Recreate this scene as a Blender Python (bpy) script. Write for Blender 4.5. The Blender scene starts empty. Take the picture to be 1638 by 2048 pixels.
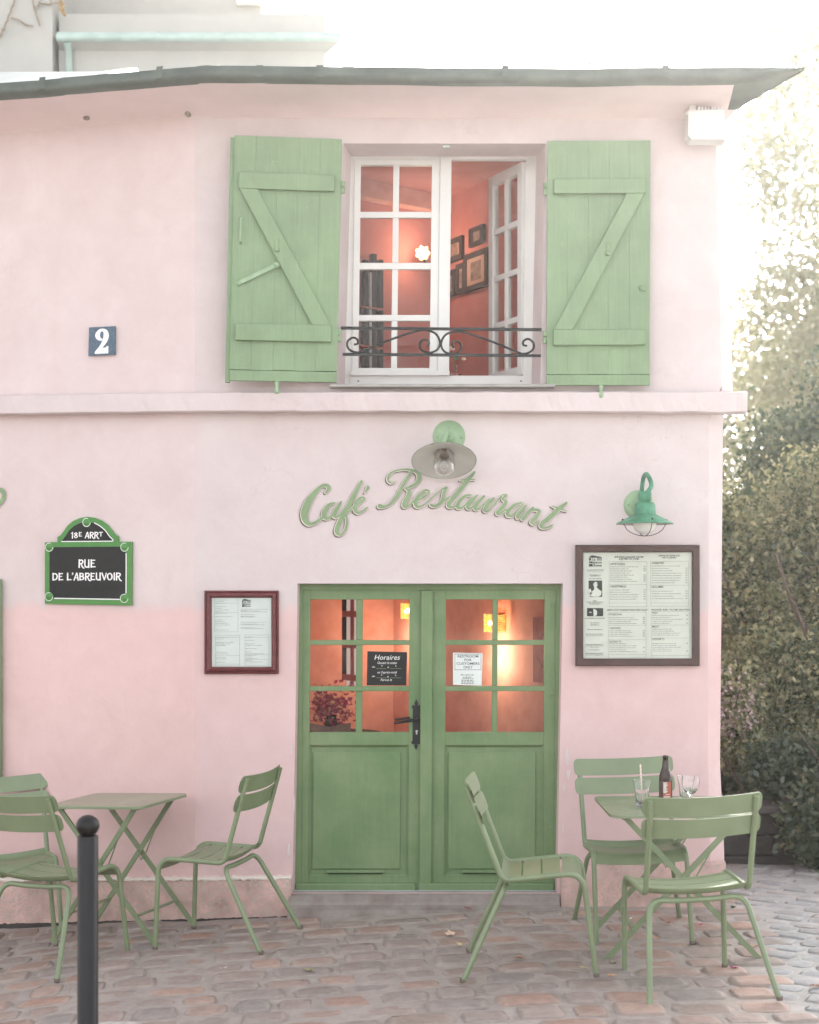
import bpy, bmesh, math, random
import numpy as np
from mathutils import Vector, Matrix, noise

random.seed(7)
RNG = np.random.default_rng(7)
R = math.radians
scene = bpy.context.scene
COL = scene.collection

# ------------------------------------------------------------------ camera, light, exposure
F_PX, CX, HY, EYE = 3000.0, 819.0, 1194.0, 1.75
cam_d = bpy.data.cameras.new('camera')
cam = bpy.data.objects.new('camera', cam_d)
COL.objects.link(cam)
cam.location = (0, 0, EYE)
cam.rotation_euler = (R(90), 0, 0)
cam_d.sensor_fit = 'HORIZONTAL'
cam_d.sensor_width = 36
cam_d.lens = 36 * F_PX / 1638
cam_d.shift_y = (HY - 1024) / 1638
cam_d.clip_end = 600
cam_d.dof.use_dof = True
cam_d.dof.focus_distance = 7.9
cam_d.dof.aperture_fstop = 2.6
scene.camera = cam

SUN_EL, SUN_AZ = 29.0, 15.0          # sun low behind the trees, upper right of the frame
world = bpy.data.worlds.new("World")
scene.world = world
world.use_nodes = True
wn, wl = world.node_tree.nodes, world.node_tree.links
bg = wn['Background']
sky = wn.new('ShaderNodeTexSky')
sky.sky_type = 'NISHITA'
sky.sun_disc = False
sky.sun_elevation = R(SUN_EL)
sky.sun_rotation = R(SUN_AZ)
sky.air_density = 1.0
sky.dust_density = 3.0
sky.ozone_density = 0.6
hs = wn.new('ShaderNodeHueSaturation')
hs.inputs['Saturation'].default_value = 0.22
wl.new(sky.outputs[0], hs.inputs['Color'])
wl.new(hs.outputs[0], bg.inputs['Color'])
bg.inputs['Strength'].default_value = 0.15
sd = bpy.data.lights.new('sun', 'SUN')
sd.energy = 4.5
sd.angle = R(0.5)
sd.color = (1.0, 0.95, 0.87)
sun = bpy.data.objects.new('sun', sd)
COL.objects.link(sun)
sv = Vector((math.sin(R(SUN_AZ)) * math.cos(R(SUN_EL)), math.cos(R(SUN_AZ)) * math.cos(R(SUN_EL)), math.sin(R(SUN_EL))))
sun.rotation_euler = (-sv).to_track_quat('-Z', 'Y').to_euler()
sun.location = (6, 20, 20)
vs = scene.view_settings
vs.view_transform = 'Standard'
vs.look = 'None'
vs.gamma = 1
vs.use_curve_mapping = False
vs.exposure = 2.02
scene.cycles.max_bounces = 10
scene.cycles.transparent_max_bounces = 24
scene.cycles.use_denoising = True


# ------------------------------------------------------------------ materials
def mat_new(name):
    m = bpy.data.materials.new(name)
    m.use_nodes = True
    nt = m.node_tree
    return m, nt.nodes, nt.links, nt.nodes['Principled BSDF']


def c4(c):
    return (c[0], c[1], c[2], 1)


def nz(N, L, scale, detail=4, rough=0.55, vec=None, dist=0.0):
    n = N.new('ShaderNodeTexNoise')
    n.inputs['Scale'].default_value = scale
    n.inputs['Detail'].default_value = detail
    n.inputs['Roughness'].default_value = rough
    n.inputs['Distortion'].default_value = dist
    if vec is None:
        g = N.new('ShaderNodeNewGeometry')
        vec = g.outputs['Position']
    L.new(vec, n.inputs['Vector'])
    return n.outputs['Fac']


def ramp(N, L, fac, a, b, ca=None, cb=None):
    r = N.new('ShaderNodeValToRGB')
    r.color_ramp.elements[0].position = a
    r.color_ramp.elements[1].position = b
    if ca is not None:
        r.color_ramp.elements[0].color = c4(ca)
        r.color_ramp.elements[1].color = c4(cb)
    L.new(fac, r.inputs[0])
    return r.outputs[0]


def mixc(N, L, fac, a, b, mode='MIX'):
    m = N.new('ShaderNodeMix')
    m.data_type = 'RGBA'
    m.blend_type = mode
    for sock, v in ((m.inputs['Factor'], fac), (m.inputs[6], a), (m.inputs[7], b)):
        if isinstance(v, (int, float)):
            sock.default_value = v
        elif isinstance(v, (tuple, list)):
            sock.default_value = c4(v)
        else:
            L.new(v, sock)
    return m.outputs[2]


def math_n(N, L, op, a, b=0.0, clamp=False):
    m = N.new('ShaderNodeMath')
    m.operation = op
    m.use_clamp = clamp
    for i, v in enumerate((a, b)):
        if isinstance(v, (int, float)):
            m.inputs[i].default_value = v
        else:
            L.new(v, m.inputs[i])
    return m.outputs[0]


def bump(N, L, P, h, strength=0.3, dist=0.01):
    b = N.new('ShaderNodeBump')
    b.inputs['Strength'].default_value = strength
    b.inputs['Distance'].default_value = dist
    L.new(h, b.inputs['Height'])
    L.new(b.outputs[0], P.inputs['Normal'])


def paint(name, col, var=0.12, scale=6, rough=0.5, bstr=0.15, bscale=120, metal=0.0, second=None, wear=None, wear_amt=0.0, spec=0.5, grain=0.0):
    """painted / plain surface: base colour with gentle tonal drift, optional worn-through colour"""
    m, N, L, P = mat_new(name)
    lo = [c * (1 - var) for c in col]
    hi = second if second else [min(1, c * (1 + var)) for c in col]
    c = ramp(N, L, nz(N, L, scale, 5, 0.6), 0.32, 0.68, lo, hi)
    if wear:
        w = ramp(N, L, nz(N, L, scale * 9, 6, 0.7), 0.66 - wear_amt, 0.70 - wear_amt)
        c = mixc(N, L, w, c, wear)
    if grain:
        mp = N.new('ShaderNodeMapping')
        mp.inputs['Scale'].default_value = (130, 130, 3.5)
        ge = N.new('ShaderNodeNewGeometry')
        L.new(ge.outputs['Position'], mp.inputs[0])
        gv = ramp(N, L, nz(N, L, 1.0, 4, 0.65, mp.outputs[0]), 0.3, 0.72, (1 - grain,) * 3, (1 + grain,) * 3)
        c = mixc(N, L, 1.0, c, gv, 'MULTIPLY')
    L.new(c, P.inputs['Base Color'])
    P.inputs['Roughness'].default_value = rough
    P.inputs['Metallic'].default_value = metal
    P.inputs['Specular IOR Level'].default_value = spec
    if bstr:
        bump(N, L, P, nz(N, L, bscale, 3), bstr, 0.003)
    return m


def plaster(name, up, low, zsplit, warm=0.0):
    m, N, L, P = mat_new(name)
    g = N.new('ShaderNodeNewGeometry')
    sep = N.new('ShaderNodeSeparateXYZ')
    L.new(g.outputs['Position'], sep.inputs[0])
    # hand-brushed edge between the two coats of paint
    sm = N.new('ShaderNodeMapping')
    sm.inputs['Scale'].default_value = (26, 26, 3)
    L.new(g.outputs['Position'], sm.inputs[0])
    edge = nz(N, L, 1.0, 3, 0.6, sm.outputs[0])
    wob = nz(N, L, 1.3, 2)
    zz = math_n(N, L, 'ADD', sep.outputs['Z'], math_n(N, L, 'MULTIPLY', math_n(N, L, 'SUBTRACT', edge, 0.5), 0.10))
    zz = math_n(N, L, 'ADD', zz, math_n(N, L, 'MULTIPLY', math_n(N, L, 'SUBTRACT', wob, 0.5), 0.12))
    t = math_n(N, L, 'MULTIPLY', math_n(N, L, 'SUBTRACT', zsplit + 0.02, zz), 18, True)
    base = mixc(N, L, t, up, low)
    # broad drift of tone, sponged patches and rain streaks
    v1 = ramp(N, L, nz(N, L, 1.6, 5, 0.6), 0.3, 0.7, (0.95, 0.93, 0.93), (1.04, 1.05, 1.05))
    base = mixc(N, L, 1.0, base, v1, 'MULTIPLY')
    v2 = ramp(N, L, nz(N, L, 5.5, 6, 0.65, dist=0.6), 0.35, 0.7, (0.965, 0.945, 0.945), (1.02, 1.02, 1.02))
    base = mixc(N, L, 1.0, base, v2, 'MULTIPLY')
    st = N.new('ShaderNodeMapping')
    st.inputs['Scale'].default_value = (9, 9, 0.7)
    L.new(g.outputs['Position'], st.inputs[0])
    s = ramp(N, L, nz(N, L, 1.0, 4, 0.6, st.outputs[0]), 0.56, 0.8)
    base = mixc(N, L, math_n(N, L, 'MULTIPLY', s, 0.10), base, [low[0] * 0.8, low[1] * 0.72, low[2] * 0.7])
    # chips down to the white undercoat, mostly low on the wall
    lowness = math_n(N, L, 'MULTIPLY', math_n(N, L, 'SUBTRACT', 1.5, sep.outputs['Z']), 0.55, True)
    ch = ramp(N, L, nz(N, L, 9, 7, 0.72), 0.68, 0.71)
    base = mixc(N, L, math_n(N, L, 'MULTIPLY', ch, math_n(N, L, 'MULTIPLY', lowness, 0.7)), base, (0.66, 0.58, 0.55))
    dirt = ramp(N, L, nz(N, L, 3.2, 6, 0.7), 0.42, 0.75)
    nearg = math_n(N, L, 'MULTIPLY', math_n(N, L, 'SUBTRACT', 0.55, sep.outputs['Z']), 2.0, True)
    base = mixc(N, L, math_n(N, L, 'MULTIPLY', dirt, math_n(N, L, 'MULTIPLY', nearg, 0.55)), base, (0.36, 0.25, 0.22))
    gr = ramp(N, L, nz(N, L, 260, 2, 0.6), 0.3, 0.7, (0.955, 0.95, 0.95), (1.035, 1.035, 1.035))
    base = mixc(N, L, 1.0, base, gr, 'MULTIPLY')
    hc = N.new('ShaderNodeTexVoronoi')
    hc.feature = 'DISTANCE_TO_EDGE'
    hc.inputs['Scale'].default_value = 1.5
    wv = N.new('ShaderNodeVectorMath')
    wv.operation = 'ADD'
    wn_ = N.new('ShaderNodeTexNoise')
    wn_.inputs['Scale'].default_value = 3.5
    wn_.inputs['Detail'].default_value = 5
    L.new(g.outputs['Position'], wn_.inputs['Vector'])
    L.new(g.outputs['Position'], wv.inputs[0])
    L.new(wn_.outputs['Color'], wv.inputs[1])
    L.new(wv.outputs[0], hc.inputs['Vector'])
    cr = ramp(N, L, hc.outputs['Distance'], 0.0, 0.006, (1, 1, 1), (0, 0, 0))
    crm = ramp(N, L, nz(N, L, 1.1, 2), 0.52, 0.62)
    base = mixc(N, L, math_n(N, L, 'MULTIPLY', math_n(N, L, 'MULTIPLY', cr, crm), 0.30), base, (0.42, 0.30, 0.28))
    L.new(base, P.inputs['Base Color'])
    P.inputs['Roughness'].default_value = 0.9
    P.inputs['Specular IOR Level'].default_value = 0.2
    h = math_n(N, L, 'ADD', nz(N, L, 14, 6, 0.65), math_n(N, L, 'MULTIPLY', nz(N, L, 120, 3, 0.7), 0.25))
    bump(N, L, P, h, 0.35, 0.006)
    return m


def glass_thin(name, tint=(1, 1, 1), refl=0.05, rough=0.02, fres=0.4):
    m, N, L, P = mat_new(name)
    N.remove(P)
    out = N['Material Output']
    tr = N.new('ShaderNodeBsdfTransparent')
    tr.inputs[0].default_value = c4(tint)
    gl = N.new('ShaderNodeBsdfGlossy')
    gl.inputs['Roughness'].default_value = rough
    lw = N.new('ShaderNodeLayerWeight')
    lw.inputs['Blend'].default_value = 0.25
    f = math_n(N, L, 'ADD', math_n(N, L, 'MULTIPLY', lw.outputs['Fresnel'], fres), refl * 0.05, True)
    mx = N.new('ShaderNodeMixShader')
    L.new(f, mx.inputs[0])
    L.new(tr.outputs[0], mx.inputs[1])
    L.new(gl.outputs[0], mx.inputs[2])
    L.new(mx.outputs[0], out.inputs[0])
    return m


def emit(name, col, strength):
    m, N, L, P = mat_new(name)
    P.inputs['Base Color'].default_value = c4(col)
    P.inputs['Emission Color'].default_value = c4(col)
    P.inputs['Emission Strength'].default_value = strength
    return m


def leafmat(name, cols, scale=2.2, trans=0.45, fine=40):
    """leaf colours drift clump by clump and leaf by leaf; thin leaves let light through"""
    m, N, L, P = mat_new(name)
    N.remove(P)
    out = N['Material Output']
    g = N.new('ShaderNodeNewGeometry')
    n1 = nz(N, L, scale, 4, 0.6)
    mixf = math_n(N, L, 'ADD', math_n(N, L, 'MULTIPLY', n1, 0.7), math_n(N, L, 'MULTIPLY', g.outputs['Random Per Island'], 0.45))
    r = N.new('ShaderNodeValToRGB')
    els = r.color_ramp.elements
    while len(els) < len(cols):
        els.new(0.5)
    for i, c in enumerate(cols):
        els[i].position = 0.25 + 0.62 * i / (len(cols) - 1)
        els[i].color = c4(c)
    L.new(mixf, r.inputs[0])
    d = N.new('ShaderNodeBsdfDiffuse')
    t = N.new('ShaderNodeBsdfTranslucent')
    gl = N.new('ShaderNodeBsdfGlossy')
    gl.inputs['Roughness'].default_value = 0.45
    L.new(r.outputs[0], d.inputs[0])
    L.new(r.outputs[0], t.inputs[0])
    m1 = N.new('ShaderNodeMixShader')
    m1.inputs[0].default_value = trans
    L.new(d.outputs[0], m1.inputs[1])
    L.new(t.outputs[0], m1.inputs[2])
    m2 = N.new('ShaderNodeMixShader')
    m2.inputs[0].default_value = 0.05
    L.new(m1.outputs[0], m2.inputs[1])
    L.new(gl.outputs[0], m2.inputs[2])
    L.new(m2.outputs[0], out.inputs[0])
    return m


def stonemat(name, cols, per_object=True, bstr=0.85):
    m, N, L, P = mat_new(name)
    if per_object:
        o = N.new('ShaderNodeObjectInfo')
        rnd = o.outputs['Random']
    else:
        o = N.new('ShaderNodeNewGeometry')
        rnd = o.outputs['Random Per Island']
    r = N.new('ShaderNodeValToRGB')
    els = r.color_ramp.elements
    while len(els) < len(cols):
        els.new(0.5)
    for i, c in enumerate(cols):
        els[i].position = i / (len(cols) - 1)
        els[i].color = c4(c)
    L.new(rnd, r.inputs[0])
    c = r.outputs[0]
    v = ramp(N, L, nz(N, L, 16, 6, 0.7), 0.3, 0.75, (0.78, 0.76, 0.75), (1.2, 1.18, 1.16))
    c = mixc(N, L, 1.0, c, v, 'MULTIPLY')
    warm = ramp(N, L, nz(N, L, 6, 4, 0.6), 0.5, 0.8)
    c = mixc(N, L, math_n(N, L, 'MULTIPLY', warm, 0.5), c, (0.34, 0.215, 0.175))
    dust = ramp(N, L, nz(N, L, 45, 5, 0.75), 0.55, 0.75)
    c = mixc(N, L, math_n(N, L, 'MULTIPLY', dust, 0.45), c, (0.46, 0.385, 0.345))
    if per_object:            # sand trodden over the rims of each stone
        tc = N.new('ShaderNodeTexCoord')
        sp = N.new('ShaderNodeSeparateXYZ')
        L.new(tc.outputs['Generated'], sp.inputs[0])
        ax = math_n(N, L, 'ABSOLUTE', math_n(N, L, 'SUBTRACT', sp.outputs['X'], 0.5))
        ay = math_n(N, L, 'ABSOLUTE', math_n(N, L, 'SUBTRACT', sp.outputs['Y'], 0.5))
        e = math_n(N, L, 'MAXIMUM', ax, math_n(N, L, 'MULTIPLY', ay, 0.93))
        e = math_n(N, L, 'ADD', e, math_n(N, L, 'MULTIPLY', math_n(N, L, 'SUBTRACT', nz(N, L, 24, 5, 0.7), 0.5), 0.42))
        ef = ramp(N, L, e, 0.30, 0.47)
        c = mixc(N, L, math_n(N, L, 'MULTIPLY', ef, 0.75), c, (0.43, 0.36, 0.32) if cols is COBBLE else (0.47, 0.445, 0.425))
    L.new(c, P.inputs['Base Color'])
    P.inputs['Roughness'].default_value = 0.85
    P.inputs['Specular IOR Level'].default_value = 0.35
    h = math_n(N, L, 'ADD', nz(N, L, 22, 6, 0.7), math_n(N, L, 'MULTIPLY', nz(N, L, 150, 3, 0.7), 0.3))
    bump(N, L, P, h, bstr, 0.012)
    return m


UP_PINK, LOW_PINK = (0.625, 0.55, 0.54), (0.70, 0.515, 0.50)
ZSPLIT = EYE - (1215 - HY) * 0.0028
M = {}
M['plaster'] = plaster('pink_plaster', UP_PINK, LOW_PINK, ZSPLIT)
M['plaster_left'] = plaster('pink_plaster_left', (0.65, 0.55, 0.535), (0.715, 0.51, 0.485), ZSPLIT + 0.01)
M['plinth'] = paint('plinth_plaster', (0.56, 0.37, 0.33), 0.26, 7, 0.92, 0.9, 26, wear=(0.46, 0.38, 0.32), wear_amt=0.14, spec=0.2)
M['soffit'] = paint('soffit_plaster', (0.70, 0.58, 0.565), 0.05, 3, 0.9, 0.3, 60, spec=0.2)
M['shutter'] = paint('shutter_green', (0.205, 0.295, 0.165), 0.09, 4, 0.6, 0.25, 70, wear=(0.27, 0.36, 0.225), wear_amt=0.01, grain=0.07)
M['door'] = paint('door_green', (0.145, 0.245, 0.10), 0.16, 3.5, 0.55, 0.25, 70, second=(0.195, 0.265, 0.13), wear=(0.25, 0.32, 0.19), wear_amt=-0.01, grain=0.07)
M['chair'] = paint('chair_green', (0.200, 0.245, 0.138), 0.10, 5, 0.36, 0.08, 200, wear=(0.24, 0.27, 0.17), wear_amt=0.02)
M['tabletop'] = paint('table_green', (0.215, 0.255, 0.150), 0.10, 5, 0.24, 0.05, 200, wear=(0.27, 0.30, 0.20), wear_amt=0.02, spec=0.8)
M['foot'] = paint('rubber_foot', (0.16, 0.12, 0.10), 0.1, 20, 0.7)
M['white'] = paint('white_window_paint', (0.70, 0.69, 0.66), 0.04, 5, 0.45, 0.1, 90, wear=(0.55, 0.51, 0.46), wear_amt=-0.02)
M['iron'] = paint('black_iron', (0.022, 0.022, 0.022), 0.2, 30, 0.55, 0.2, 120, spec=0.3)
M['zinc'] = paint('gutter_zinc', (0.068, 0.085, 0.070), 0.25, 5, 0.5, 0.3, 40, metal=0.3)
M['roofzinc'] = paint('roof_zinc', (0.42, 0.45, 0.45), 0.12, 5, 0.45, 0.2, 40, metal=0.4)
M['paleroof'] = paint('roof_edge', (0.62, 0.60, 0.57), 0.1, 5, 0.6, 0.2, 40)
M['lampgreen'] = paint('lamp_green', (0.27, 0.39, 0.235), 0.12, 12, 0.42, 0.2, 90)
M['lampteal'] = paint('lamp_teal', (0.060, 0.215, 0.12), 0.25, 14, 0.45, 0.3, 90, second=(0.115, 0.33, 0.20))
M['enamel'] = paint('enamel_grey', (0.50, 0.49, 0.45), 0.06, 8, 0.35, 0.05, 90)
M['sill'] = paint('zinc_sill', (0.33, 0.31, 0.29), 0.12, 12, 0.55, 0.2, 60)
M['glassbulb'] = glass_thin('bulb_glass', (0.985, 0.98, 0.975), 0.8, 0.03, 1.0)
M['opal'] = paint('opal_glass', (0.72, 0.72, 0.68), 0.03, 8, 0.2, 0)
M['pane'] = glass_thin('window_glass', (0.96, 0.97, 0.96), 0.05)
M['signgreen'] = paint('sign_green', (0.055, 0.21, 0.035), 0.1, 20, 0.3, 0.05, 90)
M['signblack'] = paint('sign_black', (0.013, 0.013, 0.0125), 0.15, 40, 0.5, 0.05, 90, spec=0.3)
M['signwhite'] = paint('sign_white', (0.82, 0.80, 0.78), 0.03, 20, 0.4, 0)
M['numblue'] = paint('number_blue', (0.055, 0.095, 0.14), 0.3, 60, 0.4, 0.2, 90, wear=(0.16, 0.22, 0.26), wear_amt=0.04)
M['letgreen'] = paint('letter_green', (0.225, 0.315, 0.17), 0.10, 12, 0.8, 0.1, 90, wear=(0.29, 0.37, 0.235), wear_amt=0.03)
M['letcream'] = paint('letter_cream', (0.78, 0.70, 0.62), 0.04, 12, 0.85, 0.1)
M['letbrown'] = paint('letter_brown', (0.085, 0.055, 0.05), 0.1, 12, 0.85, 0.1)
M['boardframe'] = paint('brown_frame', (0.060, 0.026, 0.020), 0.18, 14, 0.5, 0.3, 60)
M['redframe'] = paint('red_frame', (0.13, 0.028, 0.030), 0.25, 25, 0.4, 0.3, 60)
M['paper'] = paint('menu_paper', (0.66, 0.67, 0.60), 0.04, 8, 0.8, 0.1, 30)
M['paperwhite'] = paint('sheet_paper', (0.70, 0.74, 0.71), 0.03, 8, 0.8, 0.1, 30)
M['ink'] = paint('ink', (0.06, 0.06, 0.055), 0.05, 20, 0.8, 0)
M['inkgrey'] = paint('ink_grey', (0.30, 0.30, 0.27), 0.05, 20, 0.8, 0)
M['photo'] = paint('printed_photo', (0.07, 0.08, 0.07), 0.3, 60, 0.7, 0)
M['step'] = paint('doorstep_stone', (0.27, 0.21, 0.185), 0.22, 8, 0.85, 0.7, 40, second=(0.33, 0.29, 0.26))
M['salmon'] = paint('salmon_room', (0.62, 0.20, 0.165), 0.10, 4, 0.85, 0.2, 50, second=(0.66, 0.24, 0.20))
M['salmon2'] = paint('salmon_room_low', (0.74, 0.33, 0.25), 0.14, 5, 0.85, 0.3, 40, second=(0.80, 0.43, 0.35))
M['wood'] = paint('dark_wood', (0.055, 0.028, 0.021), 0.2, 20, 0.8, 0.2, 60, spec=0.12)
M['cream'] = paint('cream_wall', (0.44, 0.425, 0.39), 0.06, 2.5, 0.9, 0.2, 30)
M['gutterpale'] = paint('pale_gutter', (0.40, 0.50, 0.45), 0.12, 6, 0.5, 0.2, 40)
M['bollard'] = paint('bollard_brown', (0.008, 0.006, 0.0057), 0.15, 20, 0.36, 0.15, 150, spec=0.35)
M['darkstone'] = paint('dark_stone', (0.045, 0.037, 0.034), 0.3, 9, 0.85, 0.7, 30)
M['pinkstone'] = paint('pink_stone', (0.46, 0.31, 0.31), 0.2, 6, 0.9, 0.6, 30)
M['bark'] = paint('bark', (0.13, 0.095, 0.075), 0.35, 12, 0.9, 0.9, 40)
M['flood'] = paint('floodlight_white', (0.66, 0.66, 0.64), 0.02, 5, 0.4, 0.05)
M['pale'] = paint('pale_undercoat', (0.66, 0.575, 0.555), 0.06, 20, 0.9, 0.3, 60)
M['brownglass'] = None
COBBLE = [(0.352, 0.275, 0.242), (0.275, 0.242, 0.220), (0.407, 0.259, 0.204), (0.319, 0.275, 0.253), (0.429, 0.297, 0.242), (0.297, 0.264, 0.248), (0.374, 0.292, 0.259)]
SETT = [(0.37, 0.37, 0.37), (0.31, 0.31, 0.32), (0.42, 0.41, 0.40), (0.34, 0.345, 0.355)]
M['cobble'] = stonemat('cobble_stone', COBBLE)
M['sett'] = stonemat('grey_sett', SETT)
M['cobble_far'] = stonemat('cobble_stone_far', COBBLE, False)
M['sett_far'] = stonemat('grey_sett_far', SETT, False)


def glassy(name, col, rough=0.02, ior=1.45):
    m, N, L, P = mat_new(name)
    P.inputs['Base Color'].default_value = c4(col)
    P.inputs['Transmission Weight'].default_value = 1.0
    P.inputs['Roughness'].default_value = rough
    P.inputs['IOR'].default_value = ior
    return m


M['brownglass'] = glassy('brown_glass', (0.22, 0.055, 0.02))
M['drinkglass'] = glassy('drinking_glass', (1, 1, 1), 0.0, 1.45)
M['straw'] = paint('paper_straw', (0.75, 0.66, 0.58), 0.05, 30, 0.7, 0)
M['strawred'] = paint('straw_stripe', (0.62, 0.22, 0.18), 0.05, 30, 0.7, 0)
M['labelred'] = paint('label_red', (0.50, 0.13, 0.08), 0.1, 60, 0.6, 0)


# ------------------------------------------------------------------ mesh building
def fillet(pts, rads, n=6):
    """round the inner corners of a polyline"""
    P = [Vector(p) for p in pts]
    out = [P[0]]
    for i in range(1, len(P) - 1):
        r = rads[i - 1] if isinstance(rads, (list, tuple)) else rads
        a, b, c = P[i - 1], P[i], P[i + 1]
        u, v = (a - b).normalized(), (c - b).normalized()
        ang = u.angle(v)
        d = min(r / math.tan(ang / 2), (a - b).length * 0.48, (c - b).length * 0.48)
        p0, p1 = b + u * d, b + v * d
        for k in range(n + 1):
            t = k / n
            out.append(p0 * (1 - t) ** 2 + b * 2 * t * (1 - t) + p1 * t * t)
    out.append(P[-1])
    return out


def catmull(pts, n=8):
    P = [np.array(p, float) for p in pts]
    P = [2 * P[0] - P[1]] + P + [2 * P[-1] - P[-2]]
    out = []
    for i in range(1, len(P) - 2):
        for k in range(n):
            t = k / n
            a, b, c, d = P[i - 1], P[i], P[i + 1], P[i + 2]
            out.append(0.5 * ((2 * b) + (c - a) * t + (2 * a - 5 * b + 4 * c - d) * t * t + (3 * b - a - 3 * c + d) * t ** 3))
    out.append(P[-2])
    return out


class MB:
    def __init__(s):
        s.v, s.f, s.m, s.sm = [], [], [], []
        s.mi = 0

    def add(s, vs, fs, smooth=False):
        o = len(s.v)
        s.v += [tuple(v) for v in vs]
        for f in fs:
            s.f.append(tuple(i + o for i in f))
            s.m.append(s.mi)
            s.sm.append(smooth)
        return s

    def box(s, x0, x1, y0, y1, z0, z1, bev=0.0):
        if bev <= 0:
            vs = [(x, y, z) for z in (z0, z1) for y in (y0, y1) for x in (x0, x1)]
            return s.add(vs, [(0, 2, 3, 1), (4, 5, 7, 6), (0, 1, 5, 4), (2, 6, 7, 3), (0, 4, 6, 2), (1, 3, 7, 5)])
        return s.hull8([(x, y, z) for z in (z0, z1) for y in (y0, y1) for x in (x0, x1)], bev)

    def hull8(s, c, bev=0.0):
        """box from 8 corners (x fastest, then y, then z) with bevelled edges"""
        bm = bmesh.new()
        vs = [bm.verts.new(p) for p in c]
        for f in [(0, 2, 3, 1), (4, 5, 7, 6), (0, 1, 5, 4), (2, 6, 7, 3), (0, 4, 6, 2), (1, 3, 7, 5)]:
            bm.faces.new([vs[i] for i in f])
        if bev > 0:
            bmesh.ops.bevel(bm, geom=list(bm.edges), offset=bev, segments=2, profile=0.5, affect='EDGES')
        bm.verts.index_update()
        s.add([v.co[:] for v in bm.verts], [[v.index for v in f.verts] for f in bm.faces])
        bm.free()
        return s

    def bar(s, p0, p1, w, t, up=(0, 0, 1)):
        """flat bar: w across (perpendicular to up and axis), t along up-ish"""
        a, b = Vector(p0), Vector(p1)
        d = (b - a).normalized()
        side = d.cross(Vector(up)).normalized() * w / 2
        n = side.cross(d).normalized() * t / 2
        vs = [p + sx * side + sy * n for p in (a, b) for sx, sy in ((-1, -1), (1, -1), (1, 1), (-1, 1))]
        return s.add(vs, [(0, 1, 2, 3), (7, 6, 5, 4), (0, 4, 5, 1), (1, 5, 6, 2), (2, 6, 7, 3), (3, 7, 4, 0)])

    def tube(s, path, r, seg=10, caps=True):
        P = [Vector(p) for p in path]
        n = len(P)
        rs = r if isinstance(r, (list, tuple)) else [r] * n
        T = [((P[min(i + 1, n - 1)] - P[max(i - 1, 0)]).normalized()) for i in range(n)]
        ref = Vector((0, 0, 1)) if abs(T[0].z) < 0.9 else Vector((1, 0, 0))
        u = T[0].cross(ref).normalized()
        vs = []
        for i in range(n):
            u = (u - T[i] * u.dot(T[i])).normalized()
            w = T[i].cross(u)
            for k in range(seg):
                a = 2 * math.pi * k / seg
                vs.append(P[i] + (u * math.cos(a) + w * math.sin(a)) * rs[i])
        fs = [(i * seg + k, i * seg + (k + 1) % seg, (i + 1) * seg + (k + 1) % seg, (i + 1) * seg + k) for i in range(n - 1) for k in range(seg)]
        s.add(vs, fs, True)
        if caps:
            s.add(vs[:seg], [tuple(range(seg))[::-1]])
            s.add(vs[-seg:], [tuple(range(seg))])
        return s

    def lathe(s, prof, seg=28, c=(0, 0, 0), mtx=None, flute=0.0):
        vs = []
        for r, z in prof:
            for k in range(seg):
                a = 2 * math.pi * k / seg
                rr = r * (1 + (flute * math.cos(a * 10) if flute else 0))
                v = Vector((rr * math.cos(a), rr * math.sin(a), z))
                if mtx:
                    v = mtx @ v
                vs.append((v.x + c[0], v.y + c[1], v.z + c[2]))
        fs = [(i * seg + k, i * seg + (k + 1) % seg, (i + 1) * seg + (k + 1) % seg, (i + 1) * seg + k) for i in range(len(prof) - 1) for k in range(seg)]
        return s.add(vs, fs, True)

    def prism(s, poly, y0, y1, axis='y'):
        """polygon in (x, z) pushed from y0 (front) to y1; axis 'z': polygon in (x, y)"""
        n = len(poly)
        g = (lambda p, d: (p[0], d, p[1])) if axis == 'y' else (lambda p, d: (p[0], p[1], d))
        vs = [g(p, y0) for p in poly] + [g(p, y1) for p in poly]
        fs = [tuple(range(n)), tuple(range(2 * n - 1, n - 1, -1))] + [(i, i + n, (i + 1) % n + n, (i + 1) % n) for i in range(n)]
        return s.add(vs, fs)

    def ribbon(s, pts, y, n=8, scale=1.0):
        """flat painted stroke in the (x, z) plane at depth y; pts are (x, z, width)"""
        q = catmull(pts, n)
        vs, fs = [], []
        for i, p in enumerate(q):
            a, b = q[max(i - 1, 0)], q[min(i + 1, len(q) - 1)]
            d = np.array([b[0] - a[0], b[1] - a[1]])
            d = d / (np.hypot(*d) + 1e-9)
            w = max(p[2], 0.0005) / 2 * scale
            vs += [(p[0] - d[1] * w, y - 0.00002 * i, p[1] + d[0] * w), (p[0] + d[1] * w, y - 0.00002 * i, p[1] - d[0] * w)]
        for i in range(len(q) - 1):
            fs.append((2 * i, 2 * i + 1, 2 * i + 3, 2 * i + 2))
        s.add(vs, fs)
        for e, sg in ((0, -1), (len(q) - 1, 1)):       # round ends
            p, o = q[e], q[e + (1 if e == 0 else -1)]
            d = np.array([p[0] - o[0], p[1] - o[1]])
            d = d / (np.hypot(*d) + 1e-9)
            w = max(p[2], 0.0005) / 2 * scale
            ring = [(p[0] + w * (math.cos(a) * d[0] - math.sin(a) * d[1]), y - 0.00002 * e - 0.00003, p[1] + w * (math.cos(a) * d[1] + math.sin(a) * d[0])) for a in [R(-90 + 30 * k) for k in range(7)]]
            s.add(ring, [tuple(range(7))])
        return s

    def quad(s, a, b, c, d):
        return s.add([a, b, c, d], [(0, 1, 2, 3)])

    def rect(s, x0, x1, z0, z1, y):
        return s.quad((x0, y, z0), (x1, y, z0), (x1, y, z1), (x0, y, z1))

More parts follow.
